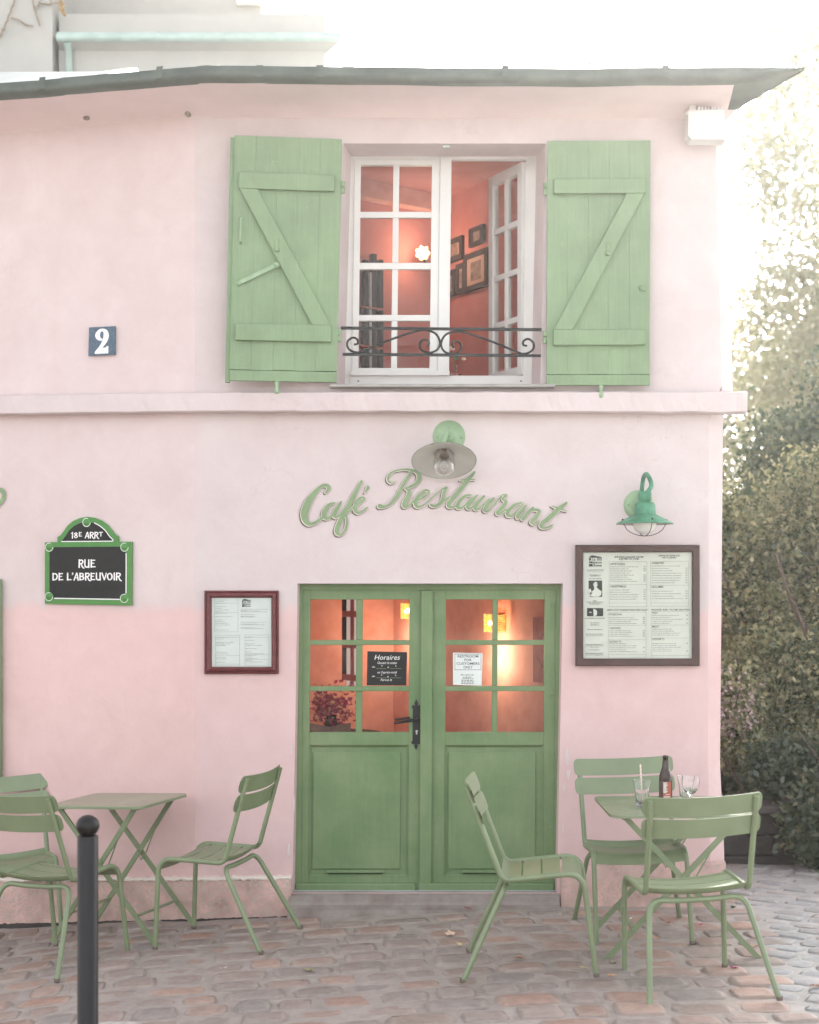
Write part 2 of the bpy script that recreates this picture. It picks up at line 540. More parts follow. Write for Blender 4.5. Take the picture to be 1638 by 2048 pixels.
    def mesh(s, name, mats, center=(0, 0, 0)):
        me = bpy.data.meshes.new(name)
        cx, cy, cz = center
        me.from_pydata([(a - cx, b - cy, c - cz) for a, b, c in s.v], [], s.f)
        for m in (mats if isinstance(mats, (list, tuple)) else [mats]):
            me.materials.append(m)
        me.polygons.foreach_set('material_index', s.m)
        me.polygons.foreach_set('use_smooth', s.sm)
        me.update()
        return me


WL = {}


def link(o, parent=None):
    COL.objects.link(o)
    if parent is not None:
        o.parent = parent
    return o


def tag(o, label=None, cat=None, group=None, kind=None):
    for k, v in (('label', label), ('category', cat), ('group', group), ('kind', kind)):
        if v:
            o[k] = v
    return o


def thing(name, label, cat, loc=(0, 0, 0), rotz=0.0, group=None):
    o = bpy.data.objects.new(name, None)
    o.empty_display_size = 0.1
    link(o)
    o.location = loc
    o.rotation_euler = (0, 0, rotz)
    WL[o.name] = Vector(loc)
    return tag(o, label, cat, group)


def part(name, mb, mats, parent, world=False, label=None):
    """mesh part; world=True means the shape was drawn in world coordinates (parent unrotated)"""
    if world:
        c = Vector(np.mean(np.array(mb.v), 0))
        pl = WL[parent.name]
        o = bpy.data.objects.new(name, mb.mesh(name, mats, c))
        o.location = c - pl
        link(o, parent)
        WL[o.name] = c
    else:
        o = bpy.data.objects.new(name, mb.mesh(name, mats))
        link(o, parent)
    if label:
        o['label'] = label
    return o


def solid(name, mb, mats, loc=(0, 0, 0)):
    o = bpy.data.objects.new(name, mb.mesh(name, mats, loc))
    o.location = loc
    link(o)
    WL[o.name] = Vector(loc)
    return o


def copy_tree(o, parent=None):
    c = o.copy()
    COL.objects.link(c)
    if parent is not None:
        c.parent = parent
    for ch in list(o.children):
        copy_tree(ch, c)
    return c


_txt = {}


def text_geo(s, bold=0.0):
    key = (s, bold)
    if key not in _txt:
        cu = bpy.data.curves.new('t', 'FONT')
        cu.body = s
        cu.align_x = 'CENTER'
        cu.offset = bold
        cu.resolution_u = 3
        o = bpy.data.objects.new('t', cu)
        COL.objects.link(o)
        dg = bpy.context.evaluated_depsgraph_get()
        me = bpy.data.meshes.new_from_object(o.evaluated_get(dg))
        vs = np.array([v.co[:] for v in me.vertices]) if len(me.vertices) else np.zeros((0, 3))
        fs = [tuple(p.vertices) for p in me.polygons]
        bpy.data.objects.remove(o)
        bpy.data.curves.remove(cu)
        bpy.data.meshes.remove(me)
        _txt[key] = (vs, fs)
    return _txt[key]


def text(mb, s, x, z, h, y, width=None, bold=0.0, align='c', shear=0.0, cap=0.7):
    """write s with cap height h, centred (or left aligned) at x, baseline z, in the plane y"""
    vs, fs = text_geo(s, bold)
    if not len(vs):
        return
    k = h / cap
    sx = k
    w = vs[:, 0].max() - vs[:, 0].min()
    if width:
        sx = width / w
    x0 = vs[:, 0].min() if align == 'l' else (vs[:, 0].max() + vs[:, 0].min()) / 2
    mb.add([((v[0] - x0) * sx + x + shear * v[1] * k, y, v[1] * k + z) for v in vs], fs)


def words_line(mb, x0, x1, z, h, y, rnd):
    """a line of print too small to read: word-length dashes with ragged tops"""
    x = x0
    while x < x1:
        w = rnd.uniform(0.004, 0.016)
        w = min(w, x1 - x)
        mb.rect(x, x + w, z, z + h * rnd.uniform(0.75, 1.1), y)
        x += w + 0.0035


# ------------------------------------------------------------------ places
S = 0.0028                       # metres per photo pixel on the front wall
WY = 8.4                         # the front wall stands at y = 8.4


def at(px, py, d):
    return Vector(((px - CX) * d / F_PX, d, EYE - (py - HY) * d / F_PX))


def W(px, py, off=0.0):
    """point on the front wall (off = metres in front of it)"""
    return Vector(((px - CX) * S, WY - off, EYE - (py - HY) * S))


LA = R(14)                       # the left wing is turned back by 14 degrees
KX = (390 - CX) * S
LDIR = Vector((-math.cos(LA), math.sin(LA), 0))
LN = Vector((-math.sin(LA), -math.cos(LA), 0))


def plane_hit(px, p0, n):
    r = Vector(((px - CX) / F_PX, 1, 0))
    return (p0.x * n.x + p0.y * n.y) / (r.x * n.x + r.y * n.y)


def LW(px, py, off=0.0):
    d = plane_hit(px, Vector((KX, WY, 0)) + LN * off, LN)
    return at(px, py, d)


GX = [-30, -6, -2.2, -1.5, -0.8, 0, 0.6, 1.8, 4, 30]
GZ = [-1.6, -0.42, -0.15, -0.072, -0.038, 0.0, 0.022, 0.02, 0.0, -0.6]


def gz(x, y=7.0):
    return float(np.interp(x, GX, GZ)) - 0.012 * max(0, y - 9.5) ** 1.1


def on_ground(px, py):
    x = 0.0
    d = 7.0
    for _ in range(6):
        d = F_PX * (EYE - gz((px - CX) * d / F_PX, d)) / (py - HY)
    return at(px, py, d)


# ------------------------------------------------------------------ ground
def build_ground():
    xs = sorted(set(list(np.round(np.arange(-3.2, 4.01, 0.045), 3)) + [-6, -5, -4, 5, 6] + [-120, -60, -30, -15, -9, 9, 15, 30, 60, 120]))
    ys = sorted(set(list(np.round(np.arange(5.4, 10.2, 0.045), 3)) + [1, 2, 3, 4, 4.6, 5, 11, 12, 13, 14, 16] + [-60, -25, -8, -3, 20, 30, 60, 120, 200]))
    mb = MB()
    vs = [(x, y, gz(x, min(y, 40)) - 0.0010 + 0.0032 * noise.noise((x * 9, y * 9, 0)) + 0.0036 * noise.noise((x * 2.3, y * 2.3, 4))) for y in ys for x in xs]
    nx = len(xs)
    fs = [(j * nx + i, j * nx + i + 1, (j + 1) * nx + i + 1, (j + 1) * nx + i) for j in range(len(ys) - 1) for i in range(nx - 1)]
    mb.add(vs, fs, True)
    m, N, L, P = mat_new('sandy_joint_ground')
    c = ramp(N, L, nz(N, L, 9, 7, 0.7), 0.3, 0.72, (0.33, 0.27, 0.24), (0.52, 0.44, 0.395))
    g = ramp(N, L, nz(N, L, 9, 7, 0.7), 0.3, 0.72, (0.35, 0.33, 0.315), (0.53, 0.505, 0.485))
    geo = N.new('ShaderNodeNewGeometry')
    sp = N.new('ShaderNodeSeparateXYZ')
    L.new(geo.outputs['Position'], sp.inputs[0])
    t = math_n(N, L, 'SUBTRACT', sp.outputs['X'], math_n(N, L, 'MULTIPLY', sp.outputs['Y'], 0.137))
    t = math_n(N, L, 'MULTIPLY', math_n(N, L, 'SUBTRACT', t, 0.55), 3.0, True)
    c = mixc(N, L, t, c, g)
    sp2 = ramp(N, L, nz(N, L, 60, 6, 0.8), 0.62, 0.72)
    c = mixc(N, L, math_n(N, L, 'MULTIPLY', sp2, 0.6), c, (0.22, 0.17, 0.14))
    sp3 = ramp(N, L, nz(N, L, 150, 4, 0.8), 0.66, 0.72)
    c = mixc(N, L, math_n(N, L, 'MULTIPLY', sp3, 0.5), c, (0.60, 0.54, 0.49))
    L.new(c, P.inputs['Base Color'])
    P.inputs['Roughness'].default_value = 0.95
    bump(N, L, P, math_n(N, L, 'ADD', nz(N, L, 30, 6, 0.75), nz(N, L, 170, 4, 0.8)), 0.7, 0.012)
    o = solid('ground', mb, m)
    tag(o, 'sandy paved ground sloping down to the left', kind='structure')
    del o['label']
    # stone shapes, shared between alike cobbles
    variants = []
    for k in range(10):
        rr = random.Random(k)
        n = 6
        vs, fs = [], []
        for j in range(n):
            for i in range(n):
                u, v = [(-0.5, -0.40, -0.14, 0.14, 0.40, 0.5)[q] for q in (i, j)]
                e = max(abs(u), abs(v)) * 2
                k2 = 1 - 0.11 * (abs(u * 2) ** 3) * (abs(v * 2) ** 3)
                edge = e > 0.99
                z = 0.0060 - 0.0060 * (abs(2 * u) ** 5.0 + abs(2 * v) ** 5.0) / 1.3 + rr.uniform(-0.0016, 0.0016)
                vs.append((u * k2 + rr.uniform(-0.030, 0.030), v * k2 + rr.uniform(-0.04, 0.04), z - (0.002 if edge else 0)))
        fs = [(j * n + i, j * n + i + 1, (j + 1) * n + i + 1, (j + 1) * n + i) for j in range(n - 1) for i in range(n - 1)]
        ring = [i for i in range(n)] + [j * n + n - 1 for j in range(1, n)] + [(n - 1) * n + i for i in range(n - 2, -1, -1)] + [j * n for j in range(n - 2, 0, -1)]
        o2 = len(vs)
        for q in ring:
            vs.append((vs[q][0] * 1.04, vs[q][1] * 1.04, -0.045))
        for a in range(len(ring)):
            b = (a + 1) % len(ring)
            fs.append((ring[b], ring[a], o2 + a, o2 + b))
        variants.append((vs, fs))
    stones = []

    def lay(ox, oy, ang, wmin, wmax, dmin, dmax, gap, keep, kind, y_rows):
        ca, sa = math.cos(ang), math.sin(ang)
        rr = random.Random(int(ang * 1000) + 5)
        v = -y_rows
        while v < y_rows:
            dep = rr.uniform(dmin, dmax)
            u = -9 + rr.uniform(0, 0.2)
            while u < 9:
                w = rr.uniform(wmin, wmax)
                cu, cv = u + w / 2, v + dep / 2 + 0.020 * math.sin(u * 1.7 + v) + rr.uniform(-0.012, 0.012)
                x, y = ox + ca * cu - sa * cv, oy + sa * cu + ca * cv
                if keep(x, y):
                    stones.append((x, y, w - gap * rr.uniform(0.7, 1.35), dep - gap * rr.uniform(0.6, 1.3), ang + rr.uniform(-0.05, 0.05), kind, rr.uniform(-0.006, 0.007), rr.uniform(-0.03, 0.03)))
                u += w
            v += dep

    def in_house(x, y):
        if x > KX:
            return y > WY - 0.16 and x < 1.83
        return y > WY - 0.13 + (KX - x) * math.tan(LA)
    bound = lambda x, y: x - 0.137 * y - 0.72 + 0.06 * math.sin(y * 3)
    lay(0, 7, R(5.0), 0.17, 0.31, 0.155, 0.225, 0.028, lambda x, y: bound(x, y) < 0 and not in_house(x, y) and 3.8 < y < 12 and x > -6, 'cobble', 6)
    lay(2, 8, R(-32), 0.15, 0.23, 0.12, 0.16, 0.022, lambda x, y: bound(x, y) > 0.05 and not in_house(x, y) and 4.5 < y < 14 and x < 6.5, 'sett', 7)

    def seen(st):
        x, y = st[0], st[1]
        px, py = CX + F_PX * x / y, HY + F_PX * (EYE - gz(x, y)) / y
        return -40 < px < 1680 and py < 2100 and y < 9.6
    vis = [s for s in stones if seen(s)]
    vis.sort(key=lambda s: s[1])
    ind = set(id(s) for s in vis[:295])
    meshes = {}
    far = {'cobble': MB(), 'sett': MB()}
    for i, st in enumerate(stones):
        x, y, w, dp, a, kind, dz, tilt = st
        vr = variants[i % 10]
        if id(st) in ind:
            key = (i % 10, kind)
            if key not in meshes:
                t = MB().add(vr[0], vr[1], True)
                meshes[key] = t.mesh('cobble', M[kind])
            ob = bpy.data.objects.new('cobble', meshes[key])
            ob.location = (x, y, gz(x, y) + dz)
            ob.rotation_euler = (tilt, tilt * 0.5 - math.atan((gz(x + 0.2) - gz(x - 0.2)) / 0.4), a)
            ob.scale = (w, dp, 1)
            link(ob, o)
        else:
            ca, sa = math.cos(a), math.sin(a)
            far[kind].add([(x + ca * p[0] * w - sa * p[1] * dp, y + sa * p[0] * w + ca * p[1] * dp, p[2] + dz + gz(x, y)) for p in vr[0]], vr[1], True)
    for kind in far:
        q = part('outlying_cobbles' if kind == 'cobble' else 'outlying_setts', far[kind], M[kind + '_far'], o, False)
        q['kind'] = 'stuff'
    # worn white road paint at the foot of the bollard
    pm = MB()
    c = on_ground(236, 2056)
    poly = [(0.085 * math.cos(a) * (1 + 0.25 * math.sin(3 * a)), 0.05 * math.sin(a) * (1 + 0.2 * math.cos(2 * a))) for a in [R(20 * k) for k in range(18)]]
    pm.prism(poly, 0.016, 0.013, 'z')
    pp = part('paint_mark', pm, paint('road_paint', (0.45, 0.41, 0.38), 0.2, 40, 0.9, 0.3, 60), o)
    pp.location = c
    return o


ground = build_ground()

# ------------------------------------------------------------------ the pink house
house = thing('pink_house', 'two storey pink rendered café with green shutters and green double door', 'house', (0.3, 8.4, 0.0))
XR = (1418 - CX) * S            # front edge of the chamfered right corner


def rowx(py):
    """x (photo px) of the control lines of the wall at height py: kink, door L, window L, window R, door R, corner"""
    f = (py - 1168) / 617.0
    return [390, 595 - 10 * f, 687 - 14 * (py - 287) / 485.0 if py < 1000 else 666 - 4 * f,
            1091 - 10 * (py - 287) / 485.0 if py < 1000 else 1076 - 6 * f, 1126 - 12 * f,
            np.interp(py, [200, 780, 800, 850, 1530, 1850], [1430, 1443, 1430, 1418, 1416, 1424])]


def front_wall():
    mb = MB()
    rows = [205, 287, 772, 1167, 1785, 1900]
    ys = []
    for a, b in zip(rows[:-1], rows[1:]):
        n = max(1, round((b - a) / 16))
        ys += [a + (b - a) * k / n for k in range(n)]
    ys.append(rows[-1])
    cuts = [12, 6, 25, 3, 18]
    grid = []
    for py in ys:
        c = rowx(py)
        if not all(c[i] < c[i + 1] for i in range(5)):
            c = sorted(c)
        row = []
        for i, n in enumerate(cuts):
            row += [(c[i] + (c[i + 1] - c[i]) * k / n, i) for k in range(n)]
        row.append((c[5], 4))
        grid.append(row)
    nx = len(grid[0])
    edges_y = [287, 772, 1167]
    for j, py in enumerate(ys):
        for i in range(nx):
            px = grid[j][i][0]
            p = W(px, py)
            win = max(0, max(687 - px, px - 1080, 287 - py, py - 772)) / 30
            dr = max(0, max(590 - px, px - 1120, 1167 - py)) / 30
            en = min(px - 390, 1400 - px) / 30
            k = max(0.0, min(1.0, win, dr, en))
            lump = noise.noise((px * 0.006, py * 0.006, 3)) * 0.003 + noise.noise((px * 0.02, py * 0.02, 7)) * 0.0012
            mb.v.append((p.x, p.y + lump * k, p.z))
    for j in range(len(ys) - 1):
        ym = (ys[j] + ys[j + 1]) / 2
        for i in range(nx - 1):
            ci = grid[j][i][1]
            if 287 < ym < 772 and ci == 2:
                continue
            if 1167 < ym < 1785 and ci in (1, 2, 3):
                continue
            mb.f.append((j * nx + i, (j + 1) * nx + i, (j + 1) * nx + i + 1, j * nx + i + 1))
            mb.m.append(0)
            mb.sm.append(True)
    # window reveal, splayed inwards to the frame
    D = 8.68
    f0 = [W(687, 287), W(1091, 287), W(1081, 772), W(673, 772)]
    b0 = [at(703, 314, D), at(1072, 314, D), at(1062, 771, D), at(690, 771, D)]
    for k in range(4):
        mb.quad(f0[k], f0[(k + 1) % 4], b0[(k + 1) % 4], b0[k])
    # inner leaf of the wall round the window
    o0 = [Vector((-1.7, D, 4.75)), Vector((1.42, D, 4.75)), Vector((1.42, D, 2.6)), Vector((-1.7, D, 2.6))]
    for k in range(4):
        mb.quad(b0[k], b0[(k + 1) % 4], o0[(k + 1) % 4], o0[k])
    # door reveal
    D2 = 8.53
    f1 = [W(595, 1167), W(1126, 1167), W(1114, 1785), W(585, 1785)]
    b1 = [Vector((p.x + dx, D2, p.z + dz)) for p, dx, dz in zip(f1, (0.012, -0.006, -0.006, 0.012), (-0.004, -0.004, 0, 0))]
    for k in (0, 1, 3):
        mb.quad(f1[k], f1[(k + 1) % 4], b1[(k + 1) % 4], b1[k])
    o1 = [Vector((-1.7, D2, 2.55)), Vector((1.42, D2, 2.55)), Vector((1.42, D2, 0.0)), Vector((-1.7, D2, 0.0))]
    for k in (0, 1, 3):
        mb.quad(b1[k], b1[(k + 1) % 4], o1[(k + 1) % 4], o1[k])
    # right corner: chamfer and side wall, set back a little on the ground floor
    zs = [205, 500, 780, 800, 850, 1200, 1530, 1700, 1900]
    outer = [1450, 1458, 1466, 1452, 1446, 1443, 1440, 1448, 1452]
    for k in range(len(zs) - 1):
        a, b = W(rowx(zs[k])[5], zs[k]), W(rowx(zs[k + 1])[5], zs[k + 1])
        c, d = at(outer[k], zs[k], 8.47), at(outer[k + 1], zs[k + 1], 8.47)
        c.z, d.z = a.z, b.z
        mb.quad(a, b, d, c)
        e, g = Vector((c.x, 14.0, c.z)), Vector((d.x, 14.0, d.z))
        mb.quad(c, d, g, e)
    mb.quad((1.78, 14, -0.3), (-9, 14, -0.3), (-9, 14, 4.6), (1.78, 14, 4.6))
    return part('front_wall', mb, M['plaster'], house, True)


front_wall()


def left_wall():
    mb = MB()
    n, mrow = 60, 60
    for j in range(mrow + 1):
        for i in range(n + 1):
            s = (i / n) ** 1.6 * 7.5
            z = -1.0 + (4.60 + 1.0) * j / mrow
            p = Vector((KX, WY, 0)) + LDIR * s
            k = min(1, s / 0.2)
            l = (noise.noise((s * 2, z * 2, 9)) * 0.005 + noise.noise((s * 6, z * 6, 4)) * 0.002) * k
            p += LN * l
            mb.v.append((p.x, p.y, z))
    for j in range(mrow):
        for i in range(n):
            a = j * (n + 1) + i
            mb.f.append((a, a + n + 1, a + n + 2, a + 1))
            mb.m.append(0)
            mb.sm.append(True)
    p = Vector((KX, WY, 0)) + LDIR * 7.5
    mb.quad((p.x, p.y, -1), (p.x, 14, -1), (p.x, 14, 4.6), (p.x, p.y, 4.6))
    return part('left_wing_wall', mb, M['plaster_left'], house, True)


left_wall()


def wavy_strip(name, pts_top, pts_bot, depth_fn, mat, seed=0, crumble=0.0, top_slope=0.012, step=10):
    """a run of render standing proud of the wall: face, sloped top and underside; pts are (px, py) on the wall plane"""
    mb = MB()
    x0, x1 = pts_top[0][0], pts_top[-1][0]
    xs = np.linspace(x0, x1, max(2, int((x1 - x0) / step)))
    tx, ty = zip(*pts_top)
    bx, by = zip(*pts_bot)
    for i, px in enumerate(xs):
        yt = np.interp(px, tx, ty) + 1.2 * noise.noise((px * 0.02, seed, 0)) + crumble * noise.noise((px * 0.11, seed, 2))
        yb = np.interp(px, bx, by) + 1.5 * noise.noise((px * 0.02, seed, 5)) + crumble * 1.3 * noise.noise((px * 0.13, seed, 6))
        off = depth_fn(px)
        base = (lambda q: W(px, q)) if px >= 390 else (lambda q: LW(px, q))
        nn = Vector((0, -1, 0)) if px >= 395 else (LN if px < 385 else (LN + Vector((0, -1, 0))).normalized())
        t, b = base(yt), base(yb)
        m2 = base((yt + yb) / 2)
        j = 0.003 * noise.noise((px * 0.05, seed, 8))
        ring = [t + nn * -0.02, t + nn * (off * 0.75) - Vector((0, 0, top_slope * 0.3)), t + nn * (off + j) - Vector((0, 0, top_slope)), m2 + nn * (off + j * 2), b + nn * (off - j) + Vector((0, 0, 0.006)), b + nn * (off * 0.85), b + nn * -0.02]
        mb.v += [tuple(v) for v in ring]
    k = 7
    for i in range(len(xs) - 1):
        for q in range(k - 1):
            a = i * k + q
            mb.f.append((a, a + 1, a + k + 1, a + k))
            mb.m.append(0)
            mb.sm.append(q == 2 if name != 'string_course' else False)
    for e in (0, len(xs) - 1):
        mb.f.append(tuple(range(e * k, e * k + k)) if e else tuple(range(k - 1, -1, -1)))
        mb.m.append(0)
        mb.sm.append(False)
    return part(name, mb, mat, house, True)


wavy_strip('string_course', [(-420, 793), (0, 792), (390, 786), (900, 785), (1487, 785)], [(-420, 838), (0, 832), (390, 827), (900, 827), (1487, 829)], lambda px: 0.085 if px < 1470 else 0.10, M['plaster'], 1, 0.12)
wavy_strip('plinth', [(-420, 1764), (0, 1762), (390, 1759), (583, 1756)], [(-420, 1905), (0, 1858), (390, 1845), (583, 1838)], lambda px: 0.03, M['plinth'], 2, 2.4, 0.006)
wavy_strip('plinth', [(1121, 1731), (1300, 1728), (1449, 1722)], [(1117, 1814), (1300, 1818), (1443, 1818)], lambda px: 0.032, M['plinth'], 3, 2.0, 0.006)
# crumbling lime line over the plinth
wavy_strip('plinth_crust', [(-420, 1757), (390, 1753), (583, 1750)], [(-420, 1765), (390, 1760), (583, 1758)], lambda px: 0.034 + 0.008 * noise.noise((px * 0.08, 3, 3)), M['letcream'], 4, 2.8, 0.003, 5)
# dark seam where wall meets paving
wavy_strip('base_joint', [(-420, 1886), (0, 1845), (390, 1835), (583, 1829)], [(-420, 1920), (0, 1872), (390, 1862), (583, 1850)], lambda px: 0.036, M['darkstone'], 6, 2.5, 0.004, 6)

# eaves: soffit, gutter, roof
GY, GZT, GZB = 7.95, 4.552, 4.478


def eaves():
    # path of the gutter: along the left wing, round the kink, to the right end
    kink = Vector((KX, WY, 0)) + (LN + Vector((0, -1, 0))).normalized() * 0.452
    left = Vector((KX, WY, 0)) + LDIR * 7.0 + LN * 0.45
    ctrl = [left, kink.lerp(left, 0.35), kink.lerp(left, 0.09), kink.lerp(Vector((2.09, GY, 0)), 0.05), Vector((2.09, GY, 0))]
    path = fillet(ctrl, 0.5, 6)
    prof = [(-0.005, GZT), (0.0, GZT + 0.008), (0.010, GZT + 0.002), (0.008, GZT - 0.012), (0.022, GZT - 0.035), (0.020, GZT - 0.055), (-0.005, GZB + 0.004), (-0.04, GZB)]
    mb = MB()
    dense = []
    for a, b in zip(path[:-1], path[1:]):
        n = max(1, int((b - a).length / 0.12))
        dense += [a.lerp(b, k / n) for k in range(n)]
    dense.append(path[-1])
    for i, p in enumerate(dense):
        t = (dense[min(i + 1, len(dense) - 1)] - dense[max(i - 1, 0)]).normalized()
        nrm = Vector((t.y, -t.x, 0))
        w = 0.005 * noise.noise((i * 0.37, 1, 1)) + 0.012 * noise.noise((i * 0.06, 5, 1))
        fac = 1 - 0.88 * max(0.0, min(1.0, (p.x - 1.78) / 0.31))
        for o, z in prof:
            q = p + nrm * (o + 0.3 * w)
            mb.v.append((q.x, q.y, GZT + (z - GZT) * fac + w * min(1, fac + 0.2)))
    k = len(prof)
    for i in range(len(dense) - 1):
        for q in range(k - 1):
            a = i * k + q
            mb.f.append((a, a + k, a + k + 1, a + 1))
            mb.m.append(0)
            mb.sm.append(True)
    # diagonal end at the right corner
    mb.quad((2.09, GY, GZT), (2.09, GY, GZT - 0.012), (1.785, 8.45, 4.462), (1.785, 8.45, 4.56))
    g = part('gutter', mb, M['zinc'], house, True)
    # gutter joint collars
    for px in (88, 322, 520, 640, 1010, 1330):
        d = GY if px > 400 else plane_hit(px, Vector((KX, WY, 0)) + LN * 0.45, LN)
        p = at(px, 150, d)
        c = MB()
        dirv = Vector((1, 0, 0)) if px > 400 else -LDIR
        nn = Vector((0, -1, 0)) if px > 400 else LN
        pr = [(-0.004, GZT + 0.014), (0.016, GZT + 0.008), (0.030, GZT - 0.035), (0.027, GZT - 0.058), (-0.002, GZB - 0.004)]
        vs = []
        for s in (-0.018, 0.018):
            for o, z in pr:
                q = p + dirv * s + nn * o
                vs.append((q.x, q.y, z + 0.003))
        c.add(vs, [(i, i + 5, i + 6, i + 1) for i in range(4)])
        cc = part('gutter_collar', c, M['zinc'], g, True)
    # coved soffit
    mb = MB()
    rows = []
    for i, p in enumerate(dense):
        t = (dense[min(i + 1, len(dense) - 1)] - dense[max(i - 1, 0)]).normalized()
        nrm = Vector((t.y, -t.x, 0))
        back = p - nrm * (0.455 if p.x < 1.6 else 0.40)
        if p.x > 1.7:
            back = Vector((1.785, 8.45, 0))
        up_ = 0.060 * max(0.0, min(1.0, (p.x - 1.78) / 0.31))
        rows.append([(p - nrm * 0.03, GZB + 0.006 + up_), (p.lerp(back, 0.5), GZB + 0.002 + up_ * 0.5), (p.lerp(back, 0.86), GZB - 0.006), (p.lerp(back, 1.02), GZB - 0.055)])
    for r in rows:
        for q, z in r:
            mb.v.append((q.x, q.y, z + 0.004 * noise.noise((q.x * 2, q.y * 3, 2))))
    for i in range(len(rows) - 1):
        for q in range(3):
            a = i * 4 + q
            mb.f.append((a, a + 1, a + 5, a + 4))
            mb.m.append(1 if mb.v[a][0] > 1.66 and q < 2 else 0)
            mb.sm.append(True)
    part('soffit', mb, [M['soffit'], M['zinc']], house, True)
    # zinc roof: front slope, flat top behind
    mb = MB()
    zb = lambda x: np.interp(x, [-9, -1.2, 0.9, 2.06], [4.88, 4.905, 4.93, 5.03])
    fr = [p for p in dense]
    for p in fr:
        mb.v += [(p.x, p.y + 0.01, GZT - 0.004), (p.x, max(9.0, p.y + 0.6), zb(p.x)), (min(p.x, 1.76), 14.0, 4.9)]
    for i in range(len(fr) - 1):
        for q in range(2):
            a = i * 3 + q
            mb.f.append((a, a + 3, a + 4, a + 1))
            mb.m.append(0)
            mb.sm.append(False)
    roof = part('roof', mb, M['roofzinc'], house, True)
    mb = MB()
    mb.hull8([Vector((0.84, 8.98, 4.90)), Vector((2.04, 8.98, 4.955)), Vector((0.84, 9.04, 4.90)), Vector((2.04, 9.04, 4.955)), Vector((0.84, 8.98, 4.935)), Vector((2.05, 8.98, 5.02)), Vector((0.84, 9.04, 4.935)), Vector((2.05, 9.04, 5.02))])
    part('verge_flashing', mb, M['paleroof'], roof, True)
    for px in (205, 425, 697, 970, 1245):
        d = 8.02 if px > 400 else plane_hit(px, Vector((KX, WY, 0)) + LN * 0.38, LN)
        p = at(px, 140, d)
        mb = MB()
        z0 = GZT + 0.02
        h = 0.055
        back = Vector((p.x, 9.0, zb(p.x)))
        vs = []
        for q, zz in ((p, z0), (back, back.z)):
            vs += [(q.x - 0.045, q.y, zz - 0.02), (q.x + 0.045, q.y, zz - 0.02), (q.x + 0.026, q.y + 0.01, zz + h - 0.03), (q.x - 0.026, q.y + 0.01, zz + h - 0.03)]
        mb.add(vs, [(0, 1, 2, 3), (4, 7, 6, 5), (1, 5, 6, 2), (0, 3, 7, 4), (3, 2, 6, 7)])
        part('batten_roll', mb, M['paleroof'], roof, True)
    # rusty stubs under the eaves on the left wing
    mb = MB()
    p = LW(178, 241, 0.0)
    mb.tube([p + LN * -0.02, p + LN * 0.05, p + LN * 0.08 + Vector((0.03, 0, -0.012))], 0.012, 8)
    part('eaves_spike', mb, M['step'], house, True)
    mb = MB()
    p = LW(378, 230, 0.0)
    mb.tube([p + LN * -0.02, p + LN * 0.03], 0.014, 8)
    part('eaves_spike', mb, M['step'], house, True)


eaves()


# ---- double door
DD = 8.50


def dpx(px, py, off=0.0):
    px = px - (py - 1168) * 0.006
    p = at(px, py, DD)
    return Vector((p.x, DD - off, p.z))


def drect(mb, x0, x1, y0, y1, o0, o1, bev=0.0):
    """door piece between photo px, from depth o0 (back) to o1 (front)"""
    c = []
    for py in (y1, y0):
        for o in (o1, o0):
            for px in (x0, x1):
                c.append(dpx(px, py, o))
    mb.hull8(c, bev)


